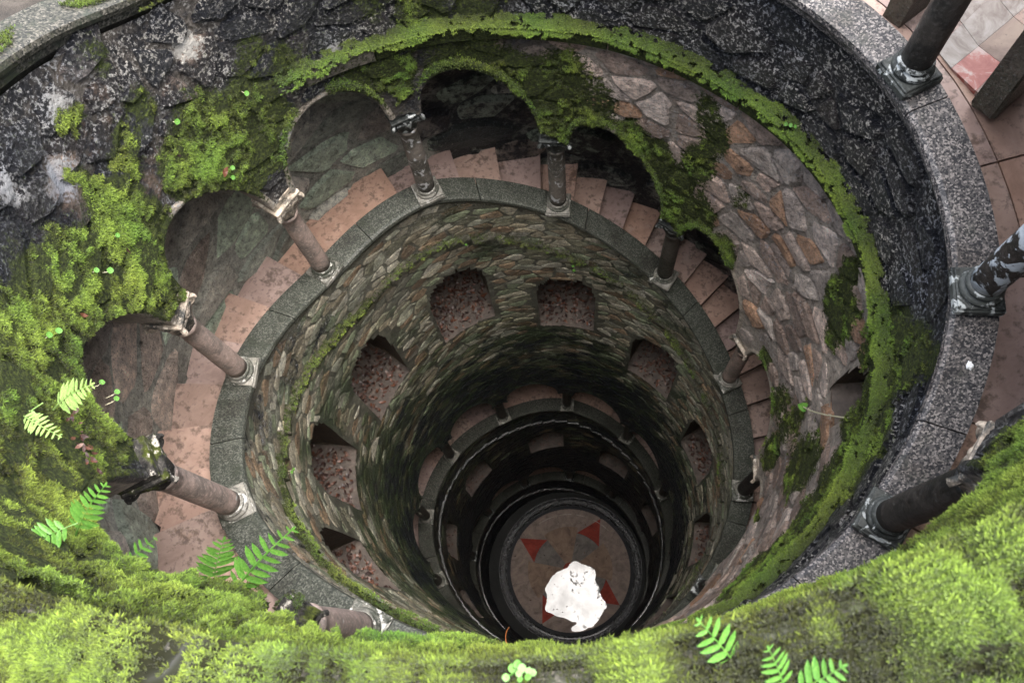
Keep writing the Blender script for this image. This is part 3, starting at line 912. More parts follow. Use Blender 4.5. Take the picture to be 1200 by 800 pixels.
def gallery(u0, u1, label, nst):
    du = .05
    us = np.arange(u0, u1 + du / 2, du)
    nz = 16
    zl = zu(us) - .25; zh = zu(us) + CROWN + SPRING + .03
    ts = np.linspace(0, 1, nz)
    Z = zl[:, None] + (zh - zl)[:, None] * ts
    U = np.repeat(us[:, None], nz, 1)
    R = ROUT + .035 * (ts[None] - .3) + .03 * (fbm(pos(U, 1.3, Z), 4, 3) - .5)
    zz = lambda u, z: (-.1 + .75 * sstep(np.asarray(u, float), 10.6, 11.4), np.clip(.18 - (z - zu(u)) * .5, -.2, .18), np.full(np.shape(u), .15), np.zeros(np.shape(u)))  # black raised past the landing: shade of the bays put into the colour
    V = pos(U, R, Z).reshape(-1, 3) * S
    z4 = zz(U, Z)
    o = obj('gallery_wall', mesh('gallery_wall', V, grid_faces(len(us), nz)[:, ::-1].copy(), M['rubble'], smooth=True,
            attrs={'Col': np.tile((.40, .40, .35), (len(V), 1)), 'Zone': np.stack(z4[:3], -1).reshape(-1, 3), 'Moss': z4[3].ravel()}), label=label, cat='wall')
    # vault
    k = 7
    rows = []
    for j in range(k):
        t = j / (k - 1)
        rows.append(pos(us, (rin(us) + .14) * (1 - t) + (ROUT + .06) * t, zh - .015 + .05 * math.sin(math.pi * t) - .02))
    V = np.stack(rows, 1).reshape(-1, 3) * S
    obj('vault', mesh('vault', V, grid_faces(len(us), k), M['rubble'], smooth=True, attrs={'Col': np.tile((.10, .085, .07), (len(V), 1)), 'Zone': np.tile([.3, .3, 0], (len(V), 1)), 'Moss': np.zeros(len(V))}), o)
    # spandrel backs: gallery side of the shaft wall, above the arches
    us2 = np.arange(u0, u1 + .01, .02)
    zb = zu(us2) + arch(us2); zt = zh[0] * 0 + zu(us2) + CROWN + SPRING + .04
    rb = rwall(us2, zb) + .148
    V = np.stack([pos(us2, rb, zb), pos(us2, rb, np.maximum(zt, zb + .01))], 1).reshape(-1, 3) * S
    obj('inner_face', mesh('inner_face', V, grid_faces(len(us2), 2), M['plaster']), o)
    if nst:
        cs = cells(u0, u1, float(zl.min()), float(zh.max()), (.19, .14), lambda u, z: zu(u) - .1 < z < zu(u) + .86)
        rf = lambda u, z: ROUT + .035 * ((z - zu(u) + .25) / 1.15 - .3) + .0 * u + .006
        sc = lambda c: (4 if c[0] < 11.5 else 1) + .5 * rnd.random()
        lay_stones(cs, rf, .006, .02, o, nst, sc, M['rubble'], key='back', fine=2, zfun=zz)
gallery(3.3, 6.0, 'rock wall at the back of the right hand gallery, mostly in shade', 0)
gallery(6.0, 18.0, 'rough rock wall behind the pink stair, greenish below and brown above', 190)
gallery(18.0, 30.0, 'dark rock wall behind the middle ring of columns', 0)
gallery(30.0, 41.5, 'unlit rock wall behind the lowest ring of columns', 0)

# paved floor of the upper gallery and of the open walkway above it
def helix_floor(name, u0, u1, r1, dz, mat, label=None):
    us = np.arange(u0, u1 + .01, .1)
    V = np.stack([pos(us, rc(us) + .05, zu(us) + dz), pos(us, np.full(len(us), r1), zu(us) + dz)], 1).reshape(-1, 3) * S
    return obj(name, mesh(name, V, grid_faces(len(us), 2), mat, attrs={'Moss': np.zeros(len(V))}), kind='structure')
gf = helix_floor('gallery_floor', -.8, 6.2, 2.12, -.155, M['earth'])
helix_floor('walkway', -10.25, -.8, 2.12, -.155, M['dark_earth'])
u = -10.4
while u < 6.1:
    du = rnd.uniform(.42, .62)
    for ra, rb in ((None, 1.20), (1.204, 1.42), (1.424, 1.74), (1.744, 2.1)):
        if u < -1.2: continue
        if ra and u > 3.3: continue
        uu = np.linspace(u + .004, u + du - .004, 5)
        def prof(u_):
            z = float(zu(u_)) - .135
            return [(rb, z), (ra or float(rc(u_)) + .054, z), (ra or float(rc(u_)) + .054, z - .03), (rb, z - .03)]
        V, F = sweep(prof, uu)
        obj('paving_slab', mesh('paving_slab', V, [f[::-1] for f in F], M['pink']), gf)
    u += du

# ------------------------------------------------------------------ columns
def square_lathe(prof, seg=32, petals=0):
    """profile of (round radius, squareness 0..1, z, petal depth)"""
    V, F = [], []
    for r, q, z, pd in prof:
        for i in range(seg):
            a = 2 * math.pi * i / seg
            sqr = 1 / max(abs(math.cos(a)), abs(math.sin(a)))
            rr = r * (1 - q + q * min(sqr, 1.34)) * (1 + pd * math.cos(petals * a))
            V.append((rr * math.cos(a), rr * math.sin(a), z))
    for j in range(len(prof) - 1):
        for i in range(seg):
            a, b = j * seg + i, j * seg + (i + 1) % seg
            F.append([a, b, b + seg, a + seg])
    F.append(list(reversed(range(seg)))); F.append([(len(prof) - 1) * seg + i for i in range(seg)])
    return np.array(V), F
def torus(R, r, n=14, m_=7):
    V, F = [], []
    for i in range(n):
        a = 2 * math.pi * i / n
        for j in range(m_):
            b = 2 * math.pi * j / m_
            V.append(((R + r * math.cos(b)) * math.cos(a), (R + r * math.cos(b)) * math.sin(a), r * math.sin(b)))
    for i in range(n):
        for j in range(m_):
            F.append([i * m_ + j, ((i + 1) % n) * m_ + j, ((i + 1) % n) * m_ + (j + 1) % m_, i * m_ + (j + 1) % m_])
    return np.array(V), F
def ball(r, c=(0, 0, 0), sx=1, sy=1, sz=1):
    V, F = lathe([(r * .02, -r), (r * .55, -r * .84), (r * .9, -r * .42), (r, 0), (r * .9, r * .42), (r * .55, r * .84), (r * .02, r)], 10)
    return V * (sx, sy, sz) + np.array(c), F
ME = {}
def col_meshes():
    V, F = merge([box(-.054, .054, -.054, .054, 0, .022, .003), box(-.050, .050, -.050, .050, .0225, .030, .002)])
    ME['plinth'] = (V, F)
    ME['base_ring'] = lathe([(.044, .0302), (.0485, .035), (.0485, .041), (.044, .046), (.0395, .048), (.0395, .053), (.0425, .056), (.0425, .060), (.039, .064), (.036, .066)], 28)
    ME['shaft'] = lathe([(.0365, .066), (.0362, .10), (.0362, .2), (.0355, .32), (.0345, .42), (.0335, .468), (.0365, .472), (.038, .478), (.0365, .484), (.0335, .487)], 28)
    ME['capital'] = square_lathe([(.034, 0, .487, 0), (.037, 0, .495, .10), (.041, .1, .515, .12), (.046, .3, .535, .10), (.050, .5, .552, .06), (.054, .75, .566, .02), (.049, .8, .572, 0)], 40, 8)
    ME['abacus'] = merge([box(-.058, .058, -.058, .058, .590, .603, .003), box(-.053, .053, -.053, .053, .577, .5895, .003), box(-.050, .050, -.044, .056, .6035, .635, .002)])
    # volute: a scroll of three coils with a boss
    pts = []
    V, F = [], []
    n, mm = 34, 6
    for i in range(n):
        t = i / (n - 1); a = t * 2 * math.pi * 2.1; r = .021 * (1 - .72 * t); w_ = .0052 * (1 - .45 * t)
        for j in range(mm):
            b = 2 * math.pi * j / mm
            rr = r + w_ * math.cos(b)
            V.append((rr * math.cos(a), w_ * 1.7 * math.sin(b), rr * math.sin(a)))
    for i in range(n - 1):
        for j in range(mm):
            F.append([i * mm + j, i * mm + (j + 1) % mm, (i + 1) * mm + (j + 1) % mm, (i + 1) * mm + j])
    ME['volute'] = merge([(np.array(V), F), ball(.0075), lathe([(.0185, -.004), (.0185, .004)], 16)])
    v, f = ME['volute']
    v = v.copy(); q = v[-32:]; v[-32:] = np.stack([q[:, 0], q[:, 2], q[:, 1]], -1)
    ME['volute'] = (v, f)
    ME['rosette'] = merge([ball(.013, (0, 0, 0), 1, .7, 1)] + [ball(.008, (.015 * math.cos(a), .0, .015 * math.sin(a)), 1, .6, 1) for a in np.arange(6) * math.pi / 3])
    for k in list(ME):
        V, F = ME[k]
        ME[k] = mesh(k, V * S, F, M['column'], smooth=k in ('shaft', 'base_ring', 'capital', 'volute', 'rosette'))
col_meshes()
_cache = {}
def mat_mesh(k, mk):
    if (k, mk) not in _cache:
        me = ME[k].copy(); me.name = k; me.materials[0] = M[mk]; _cache[(k, mk)] = me
    return _cache[(k, mk)]
def column(u, label, group, sm, bm, cm, cs=1.0):
    r = float(rc(u)); z = float(zu(u))
    root = empty('column', label, 'column', group, Vector(pos(u, r, z)[...] * S), -float(ang(u)))
    def part(k, mk, parent=root, loc=(0, 0, 0), rz=0, sc=1):
        o = bpy.data.objects.new(k, mat_mesh(k, mk)); o.location = loc; o.rotation_euler = (0, 0, rz); o.scale = (sc,) * 3
        return link(o, parent)
    part('plinth', bm); part('base_ring', bm); part('shaft', sm)
    c = part('capital', cm, loc=(0, 0, .487 * S * (1 - cs)), sc=cs)
    part('abacus', cm, c)
    for q in range(4):
        a = math.pi / 4 + q * math.pi / 2
        part('volute', cm, c, ((.062) * S * math.cos(a), .062 * S * math.sin(a), .566 * S), a)
        a = q * math.pi / 2
        part('rosette', cm, c, ((.053) * S * math.cos(a), .053 * S * math.sin(a), .583 * S), a + math.pi / 2, .85)
    return root
UPG, MIG, LOG = 'columns of the upper arcade', 'columns of the middle gallery', 'columns of the lowest gallery'
COLS = [
    (2, 'black granite column beside the red and white marble threshold', UPG, 'column_dark', 'base_dark', 'capital'),
    (3, 'black column with flaking white paint standing on the granite parapet', UPG, 'column_flaking', 'base_dark', 'capital'),
    (4, 'thick black column with its capital tucked under the mossy rim', UPG, 'column_dark', 'base_dark', 'capital'),
    (6.8, 'brown column mostly hidden by the near moss, only its pale base showing', UPG, 'column', 'base', 'capital_dark', .70),
    (8, 'slanting brown column with white rosette capital behind the fern fronds', UPG, 'column', 'base', 'capital_dark'),
    (9, 'reddish brown column next to the pale fern, its volute capital under moss', UPG, 'column', 'base', 'capital'),
    (10, 'slim brown column with the cream splintered capital beside the long landing', UPG, 'column', 'base', 'capital_pale'),
    (11, 'column blotched with white lichen at the upper end of the straight treads', UPG, 'column_lichen', 'base', 'base_dark'),
    (12, 'upright grey column under the thick mossy spandrel between two dark arches', UPG, 'column_lichen', 'base', 'base_dark'),
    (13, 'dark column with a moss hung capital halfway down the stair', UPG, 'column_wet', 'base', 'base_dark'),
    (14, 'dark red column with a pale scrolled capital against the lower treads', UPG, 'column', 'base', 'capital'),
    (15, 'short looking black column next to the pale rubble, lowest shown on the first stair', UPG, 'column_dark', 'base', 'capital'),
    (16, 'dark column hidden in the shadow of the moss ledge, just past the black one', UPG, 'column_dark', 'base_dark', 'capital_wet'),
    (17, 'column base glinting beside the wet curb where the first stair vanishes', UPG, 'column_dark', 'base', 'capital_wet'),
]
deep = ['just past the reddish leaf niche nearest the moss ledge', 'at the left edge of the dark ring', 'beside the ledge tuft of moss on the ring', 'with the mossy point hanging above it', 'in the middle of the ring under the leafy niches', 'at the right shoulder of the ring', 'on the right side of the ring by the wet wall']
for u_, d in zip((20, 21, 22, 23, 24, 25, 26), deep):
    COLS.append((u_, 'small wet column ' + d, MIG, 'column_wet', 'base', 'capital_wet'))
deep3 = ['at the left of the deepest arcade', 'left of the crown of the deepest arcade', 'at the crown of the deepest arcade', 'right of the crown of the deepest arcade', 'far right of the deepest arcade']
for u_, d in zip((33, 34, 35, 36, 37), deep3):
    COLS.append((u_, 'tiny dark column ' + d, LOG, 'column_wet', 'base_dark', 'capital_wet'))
for c in COLS: column(*c)

# ------------------------------------------------------------------ floor of the well: gutter, rings and the inlaid star
def disc_pt(r, a): return (FC[0] + r * math.sin(a), FC[1] + r * math.cos(a))
gv = empty('well_floor', 'round floor at the bottom of the well inlaid with a red pointed star', 'floor', loc=(FC[0] * S, FC[1] * S, ZF * S))
gv['kind'] = 'structure'; del gv['category']
def flat(name, poly, z, mat, parent, th=.02):
    P = np.array(poly) * S; n = len(P)
    off = np.array([FC[0] * S, FC[1] * S, ZF * S])
    V = np.concatenate([np.c_[P, np.full(n, (ZF + z) * S)], np.c_[P, np.full(n, (ZF + z - th) * S)]]) - off
    A = 0.5 * sum(P[i][0] * P[(i + 1) % n][1] - P[(i + 1) % n][0] * P[i][1] for i in range(n))
    top = list(range(n)); 
    if A < 0: top = top[::-1]
    F = [top] + [[i, (i + 1) % n, n + (i + 1) % n, n + i] for i in range(n)]
    return obj(name, mesh(name, V, F, mat), parent)
def ring(name, prof, mat, parent, seg=96, centre=FC):
    V, F = [], []
    for r, z in prof:
        for i in range(seg):
            a = 2 * math.pi * i / seg
            V.append(((r * math.sin(a)) * S, (r * math.cos(a)) * S, z * S))
    for j in range(len(prof) - 1):
        for i in range(seg):
            a, b = j * seg + i, j * seg + (i + 1) % seg
            F.append([a, b, b + seg, a + seg])
    return obj(name, mesh(name, np.array(V), F, mat, smooth=False, attrs={'Moss': np.zeros(len(V))}), parent)
ring('bottom_ledge', [(1.05, -.03), (1.05, .045), (.835, .05)], M['dark_floor'], gv)
ring('wet_curb', [(.8345, .05), (.825, .05), (.815, .044), (.812, -.02), (.79, -.024), (.785, .016), (.778, .020), (.762, .020), (.755, .014), (.752, -.03), (.739, -.034), (.738, .0)], M['wet_ledge_dark'], gv)
AX = [math.atan2(-220, 123) + .02, math.atan2(127, 210), math.atan2(225, -153) - .0, math.atan2(-125, -240)]
base_a = AX[0]
R0 = FR - .0015
def sector(r0, r1, a0, a1, n=10):
    inner = [disc_pt(r0, a0 + (a1 - a0) * i / n) for i in range(n + 1)]
    outer = [disc_pt(r1, a1 - (a1 - a0) * i / n) for i in range(n + 1)]
    return inner + outer
for k in range(4):
    a = AX[k]; nx_ = AX[(k + 1) % 4]
    while nx_ < a: nx_ += 2 * math.pi
    hw = .36
    rb = .43
    # the arm: grey petal, red triangle, tan flanks
    flat('grey_petal', sector(.082, rb - .002, a - hw + .003, a + hw - .003), 0, M['grey_tile'], gv)
    b0, b1, tip = disc_pt(rb, a - hw), disc_pt(rb, a + hw), disc_pt(R0 - .012, a)
    arc = [disc_pt(rb, a - hw + 2 * hw * i / 8) for i in range(9)]
    flat('red_triangle', arc + [tip], .0004, M['red_tile'], gv)
    # flanks between the triangle and the neighbouring sector
    ml = (a + nx_) / 2
    rim = lambda p, q: [disc_pt(R0, p + (q - p) * i / 10) for i in range(11)]
    flat('tan_slab', [b1] + [tip] + rim(a + .02, ml)[0:] + [disc_pt(.5, ml)], -.0006, M['tan_tile'], gv)
    flat('tan_slab', [disc_pt(.5, ml + .003)] + rim(ml + .003, nx_ - .02) + [disc_pt(R0 - .012, nx_), disc_pt(rb, nx_ - hw)], -.0006, M['tan_tile'], gv)
    flat('ochre_slab', sector(.082, .497, a + hw, nx_ - hw), -.0002, M['ochre_tile'], gv)
flat('red_disc', [disc_pt(.08, 2 * math.pi * i / 24) for i in range(24)], .0002, M['red_tile'], gv)
flat('under_slab', [disc_pt(.745, 2 * math.pi * i / 48) for i in range(48)], -.012, M['wet_tile'], gv)
leafz = None
arc = [disc_pt(.645, a_) for a_ in np.linspace(-.62, .78, 40)] + [disc_pt(.638, a_) for a_ in np.linspace(.78, -.62, 40)]
flat('pale_inlay', arc, .0014, M['pale_inlay'], gv, .004)
PUD = [(-0.069, 0.016), (-0.006, 0.035), (0.069, 0.117), (0.144, 0.133), (0.194, 0.095), (0.307, 0.072), (0.348, 0.005), (0.338, -0.092), (0.380, -0.139), (0.396, -0.246), (0.464, -0.340), (0.478, -0.398), (0.401, -0.494), (0.364, -0.565), (0.217, -0.650), (0.070, -0.670), (0.051, -0.619), (0.144, -0.552), (0.021, -0.538), (-0.127, -0.483), (-0.231, -0.443), (-0.233, -0.319), (-0.224, -0.259), (-0.249, -0.200), (-0.205, -0.127), (-0.151, -0.034)
]
if PUD:
    for _ in range(2):
        PUD = [tuple(np.array(PUD[i_]) * w_ + np.array(PUD[(i_ + 1) % len(PUD)]) * (1 - w_)) for i_ in range(len(PUD)) for w_ in (.75, .25)]
    n = len(PUD)
    # a thin sheet of rain water with an uneven rim
    Q = []
    for i in range(n):
        a, b = np.array(PUD[i]), np.array(PUD[(i + 1) % n])
        for t in (0, .5):
            p = a * (1 - t) + b * t
            g_ = np.array((p[0], p[1], .3)); Q.append(p + .05 * np.array((fbm(g_, 9, 3) - .5, fbm(g_ + 5, 9, 3) - .5)) + rng.uniform(-.003, .003, 2))
    o = flat('puddle', Q, .003, M['water'], None, .0025)
    o.location = (FC[0] * S, FC[1] * S, ZF * S)
    tag(o, kind='structure')

# ------------------------------------------------------------------ marble threshold, stone jambs, ground outside
def at_plane(x, y, z): return np.array([x, y, z]) * S
th_ = empty('threshold', 'patch of white and red marble paving at the gallery entrance', 'paving', loc=(1.25 * S, .72 * S, -1.9 * S))
th_['kind'] = 'structure'; del th_['category']
def quad_slab(name, pts, z, mat, parent):
    P = np.array(pts); c = P.mean(0); P = c + (P - c) * .99
    n = len(P)
    A = 0.5 * sum(P[i][0] * P[(i + 1) % n][1] - P[(i + 1) % n][0] * P[i][1] for i in range(n))
    if A < 0: P = P[::-1]
    V = np.concatenate([np.c_[P, np.full(n, z)], np.c_[P, np.full(n, z - .03)]]) * S - np.array(parent.location)
    F = [list(range(n))] + [[i, n + i, n + (i + 1) % n, (i + 1) % n] for i in range(n)]
    return obj(name, mesh(name, V, F, mat), parent)
quad_slab('white_tile', [(1.035, 0.634), (1.065, 0.577), (1.140, 0.641), (1.111, 0.711)], -1.87, M['marble'], th_)
quad_slab('white_tile', [(1.111, 0.711), (1.140, 0.641), (1.239, 0.728), (1.203, 0.804)], -1.87, M['marble'], th_)
quad_slab('red_tile', [(1.065, 0.577), (1.140, 0.641), (1.188, 0.586), (1.114, 0.507)], -1.87, M['red_marble'], th_)
quad_slab('veined_tile', [(1.140, 0.641), (1.239, 0.728), (1.287, 0.668), (1.188, 0.586)], -1.87, M['tan_tile'], th_)
quad_slab('white_tile', [(1.203, 0.804), (1.239, 0.728), (1.342, 0.815), (1.303, 0.900)], -1.87, M['marble'], th_)
quad_slab('veined_tile', [(1.239, 0.728), (1.342, 0.815), (1.390, 0.754), (1.287, 0.668)], -1.87, M['pink'], th_)
quad_slab('veined_tile', [(1.114, 0.507), (1.188, 0.586), (1.232, 0.532), (1.159, 0.454)], -1.87, M['pink'], th_)
quad_slab('veined_tile', [(1.188, 0.586), (1.287, 0.668), (1.330, 0.610), (1.232, 0.532)], -1.87, M['pink'], th_)
quad_slab('veined_tile', [(1.111, 0.711), (1.203, 0.804), (1.163, 0.894), (1.064, 0.799)], -1.87, M['marble'], th_)
def jamb(label, corner, ax, w_, d_, h_, z0):
    e = empty('stone_jamb', label, 'stone post', 'stone posts of the gallery entrance', loc=Vector((corner[0] * S, corner[1] * S, z0 * S)), rz=ax)
    V, F = box(0, w_, 0, d_, 0, h_, .006)
    nzl = []
    for k in range(2):
        za, zb = k * h_ * .52 + (.004 if k else 0), h_ * (.52 if k == 0 else 1)
        V, F = box(0, w_ + .006 * k, 0, d_ - .004 * k, za, zb, .007)
        V = V + .004 * rng.standard_normal(V.shape) * (1 if True else 0)
        c = np.tile((.15, .125, .095), (len(V), 1))
        obj('block', mesh('block', V * S, F, M['rubble'], attrs={'Col': c, 'Zone': np.tile([.35, .55, .45], (len(V), 1)), 'Moss': np.zeros(len(V))}), e)
    return e
jamb('rough stone post standing right of the red marble tile, nearer the white flaking column', (1.132, 0.425), math.radians(38), .17, .062, .75, -1.873)
jamb('rough stone post behind the black column, left of the white marble', (0.956, 0.697), math.radians(42), .17, .064, .75, -1.873)
# ground around the mouth of the well
na, nr = 144, 26
aa = np.linspace(0, 2 * math.pi, na + 1); rr = 2.1 * np.geomspace(1, 420, nr)
hz = np.empty((na + 1, nr))
for i, a in enumerate(aa):
    uu = (a - T0) / DT
    uu = uu - 12 if uu > 1.75 else uu
    h0 = float(zu(uu)) - .16
    far = -1.0
    f = np.clip((rr - 2.1) / 6, 0, 1); f = f * f * (3 - 2 * f)
    hz[i] = h0 * (1 - f) + far * f + .1 * f * np.sin(rr * .9 + a * 5)
V = np.stack([rr[None] * np.sin(aa)[:, None], rr[None] * np.cos(aa)[:, None], hz], -1).reshape(-1, 3) * S
obj('ground', mesh('ground', V, grid_faces(na + 1, nr)[:, ::-1].copy(), M['soil'], smooth=True), kind='structure')

# ------------------------------------------------------------------ moss: many short leafy shoots
def shoots(name, P, N, size, bright, blades, label, up_bias=.35, yellow=0.0, dim=.88):
    """P points (n,3) and N normals in well units; size per point; bright 0..1 per point"""
    n = len(P)
    if n == 0: return
    N = N / np.linalg.norm(N, axis=1, keepdims=True)
    P = np.repeat(P, blades, 0); N = np.repeat(N, blades, 0); sz = np.repeat(size, blades); br = np.repeat(bright, blades)
    m_ = len(P)
    rv = rng.standard_normal((m_, 3)); rv /= np.linalg.norm(rv, axis=1, keepdims=True)
    D = N * .9 + np.array([0, 0, up_bias]) + rv * .95
    D /= np.linalg.norm(D, axis=1, keepdims=True)
    P = P + rng.standard_normal((m_, 3)) * sz[:, None] * .16
    side = np.cross(D, rng.standard_normal((m_, 3))); side /= np.linalg.norm(side, axis=1, keepdims=True)
    L = sz * rng.uniform(.55, 1.15, m_); W = sz * .155
    lowp = P + D * (L * .18)[:, None]
    V = np.stack([lowp - side * W[:, None], P + D * L[:, None], lowp + side * W[:, None]], 1)
    F = np.arange(m_ * 3).reshape(-1, 3)
    lo = np.array([.024, .028, .006]); hiA = np.array([.235, .300, .045]); hiB = np.array([.105, .210, .030]); br2 = np.array([.085, .068, .016])
    hue = np.clip(fbm(P, 7, 3) * 1.6 - .3 + yellow, 0, 1)[:, None]
    hi = hiA * hue + hiB * (1 - hue)
    br = np.clip(br + np.repeat(rng.normal(0, .13, n), blades), 0, 1)
    brown = np.clip(1.0 - br * 1.8, 0, 1)[:, None]
    hi = hi * (1 - brown * .65) + br2 * brown * .65
    hi = hi * dim * (.34 + 1.25 * br[:, None]) * rng.uniform(.8, 1.25, (m_, 1))
    C = np.stack([lo * .6 + hi * .4, hi * 1.12, lo * .6 + hi * .4], 1).reshape(-1, 3)
    o = obj(name, mesh(name, V.reshape(-1, 3) * S, F, M['moss'], attrs={'Col': C}), label=label, cat='moss', kind='stuff')
    return o
def wall_normal(u):
    a = ang(u); return np.stack([-np.sin(a), -np.cos(a), 0 * a + .1], -1)
# patches on the shaft wall
def wall_moss(u0, u1, n, size, blades, label, thr=.57, yellow=0.0, dim=.88):
    U = rng.uniform(u0, u1, n)
    f = rng.random(n)
    Z = zbot(U) + (ztop(U) - zbot(U)) * f
    d = moss_at(U, Z)
    q = d * .75 + 1.2 * (fbm(pos(U, 1.0, Z), 9, 4) - .5) + 1.75 * (fbm(pos(U, 1.0, Z), 38, 3) - .5)
    ok = (q > thr) & (d > .05) & ~in_niche(U, Z)
    ok &= ~((U < 7.9) & (Z > ztop(U) - .035 - .05 * fbm(pos(U, 1.0, Z), 6, 2)))
    U, Z, q = U[ok], Z[ok], q[ok]
    R = rwall(U, Z)
    cush = .005 + (.016 + .03 * (U < 7.3) * (U > 5.4)) * np.clip(q - thr, 0, .6)
    P = pos(U, R - cush, Z)
    br = np.clip(.12 + 1.1 * (q - thr) + .8 * (fbm(P, 9, 3) - .5), 0, 1)
    return shoots('moss', P, wall_normal(U), size * rng.uniform(.7, 1.25, len(P)), br, blades, label, yellow=yellow, dim=dim)
wall_moss(6.0, 12.0, 180000, .0078, 8, 'yellow green moss cushions over the left side of the upper shaft wall')
wall_moss(12.0, 18.0, 150000, .0078, 7, 'olive moss hanging over the right hand arches and pale rubble')
wall_moss(3.2, 6.0, 85000, .0072, 9, 'deep moss fringe on the near wall above the hidden arches', yellow=.12, dim=.72)

# the broad band on the first string course and thinner ones lower down
def band_moss(u0, u1, n, size, drop, out, width, blades, label, bright):
    U = rng.uniform(u0, u1, n)
    st = string_moss(U)
    keep = rng.random(n) < st * 1.1
    gaps = fbm(np.c_[U * .5, U * 0, U * 0 + 3], 9, 4)
    keep &= gaps > .66 - .48 * st
    U = U[keep]; gaps = gaps[keep]
    zl = zu(U - 12) - drop
    t = rng.random(len(U)) * (.35 + 1.15 * gaps)
    prof = t                                             # 0 back on the wall, 1 over the lip
    Z = zl + width * .55 * (1 - t) ** 2 - np.clip(t - .8, 0, 1) * width * 1.6
    Z += .012 * (fbm(pos(U, 1, Z), 12, 3) - .5)
    bul = fbm(np.c_[np.sin(ang(U)), np.cos(ang(U)), U * 0], 16, 3)
    fine = fbm(np.c_[np.sin(ang(U)), np.cos(ang(U)), t * .1], 45, 3)
    kk = fine > .36 + .25 * np.abs(t - .6)
    U, t, Z, bul, gaps = U[kk], t[kk], Z[kk], bul[kk], gaps[kk]
    R = rwall(U, Z) - out * np.clip(t * 1.25, 0, 1) * (.8 + .5 * bul) - .006
    P = pos(U, R, Z + .02 * bul * (t < .8))
    N = wall_normal(U) * (.3 + t[:, None]) + np.array([0, 0, 1.0]) * (1.2 - t[:, None])
    br = np.clip(bright + 1.1 * (fbm(P, 9, 4) - .5) + .55 * (t - .45), 0, 1)
    shoots('moss', P, N, size * rng.uniform(.7, 1.3, len(P)), br, blades, label)
band_moss(10.3, 18, 60000, .0080, .44, .034, .040, 7, 'vivid green moss band along the ledge under the granite parapet', .62)
band_moss(18, 29, 11000, .0095, .38, .028, .028, 5, 'broken line of dark green moss on the ledge above the leaf filled niches', .42)
# tops of the arch mouldings
def arch_moss(k0, k1, n, amp, label):
    U = rng.uniform(k0, k1, n)
    f = np.abs((U % 1) - .5)
    U = U[f < .42]
    Z = zu(U) + arch(U) + .036
    d = np.clip(moss_at(U, Z) * 1.2, 0, 1) * amp
    ok = rng.random(len(U)) < d
    U, Z = U[ok], Z[ok]
    P = pos(U, rwall(U, Z) - .012 * rng.random(len(U)), Z + .01 * rng.standard_normal(len(U)))
    shoots('moss', P, wall_normal(U) * .6 + np.array([0, 0, 1.0]), .011 * rng.uniform(.7, 1.3, len(P)), np.clip(.6 + .3 * rng.standard_normal(len(P)), 0, 1), 6, label)
arch_moss(10, 17, 16000, 1.0, 'moss growing along the backs of the arches of the first ring')

n = 1500
a_ = rng.uniform(0, 6.283, n); q_ = rng.random(n)
cc = pos(6.8, rc(6.8), zu(6.8))
P = cc + np.stack([.055 * np.cos(a_) * np.sqrt(q_), .055 * np.sin(a_) * np.sqrt(q_), .60 - .09 * q_ ** 3 + .008 * rng.standard_normal(n)], -1)
keep = fbm(P, 22, 3) > .53
shoots('moss', P[keep], np.tile((0, 0, 1.0), (keep.sum(), 1)) + .4 * rng.standard_normal((keep.sum(), 3)), .0055 * rng.uniform(.7, 1.3, keep.sum()), rng.uniform(.0, .45, keep.sum()), 9, 'moss tuft crowning the half hidden capital at the near left')
# near rim: thick cushions over the coping and down its face
def cushion(u0, u1):
    us = np.arange(u0, u1, .012)
    prof = np.linspace(0, 1, 26)
    U = np.repeat(us[:, None], len(prof), 1)
    T = np.repeat(prof[None], len(us), 0)
    ri = rin(us)[:, None]; z = zu(us)[:, None]
    R = ri + .155 - T * .158
    Z = z + .004 + 0 * T
    P = pos(U, R, Z)
    q = fbm(P, 5.5, 3); b = fbm(P, 17, 3)
    lip = sstep(T, .8, 1.0)
    b2 = fbm(P + 3, 38, 2)
    H = np.clip(.055 * (q - .36) + .125 * (b - .45) + .035 * (b2 - .5), .003, .085)
    b = b + .6 * (b2 - .5)
    bare = sstep(fbm(P + 7, 4.2, 3), .60, .70) * .0
    Z = Z + H - .018 * lip
    R = R - lip * .006
    return U, T, R, Z, q, b
U, T, R, Z, q, b = cushion(-8.3, -4.4)
V = pos(U, R, Z)
nb = b - .5
C = np.array([.016, .017, .006]) * (1 + 1.4 * nb[..., None])
obj('moss', mesh('moss', V.reshape(-1, 3) * S, grid_faces(*U.shape)[:, ::-1].copy(), M['moss'], smooth=True, attrs={'Col': np.clip(C, 0, 1).reshape(-1, 3)}), label='soft moss mat covering the coping stones nearest the camera', cat='moss', kind='stuff')
n = 150000
i = rng.integers(0, U.shape[0] - 1, n); j = rng.integers(7, U.shape[1], n)
jit = rng.uniform(0, 1, n)
P = V[i, j] * (1 - jit[:, None]) + V[i + 1, j] * jit[:, None]
q_, b_, t_ = q[i, j], b[i, j], T[i, j]
band = fbm(P, 4.2, 3)
keep = ((band < .60) | (rng.random(n) < .12)) & ((b_ + .5 * (fbm(P, 60, 2) - .5) > .45) | (rng.random(n) < .12))
keep &= rng.random(n) < np.where(t_ > .97, .6, 1)
P, q_, b_, t_, band = P[keep], q_[keep], b_[keep], t_[keep], band[keep]
br = np.clip(.22 + 2.9 * (b_ - .44) + .9 * (q_ - .4), 0, 1)
a = ang(U[i, j][keep])
Nn = np.stack([-np.sin(a) * t_ ** 3 * .8, -np.cos(a) * t_ ** 3 * .8, np.ones(len(a))], -1)
shoots('moss', P, Nn, .0068 * rng.uniform(.65, 1.4, len(P)), br, 11, 'bright yellow green moss shoots standing up from the near coping', yellow=.36, dim=.78)

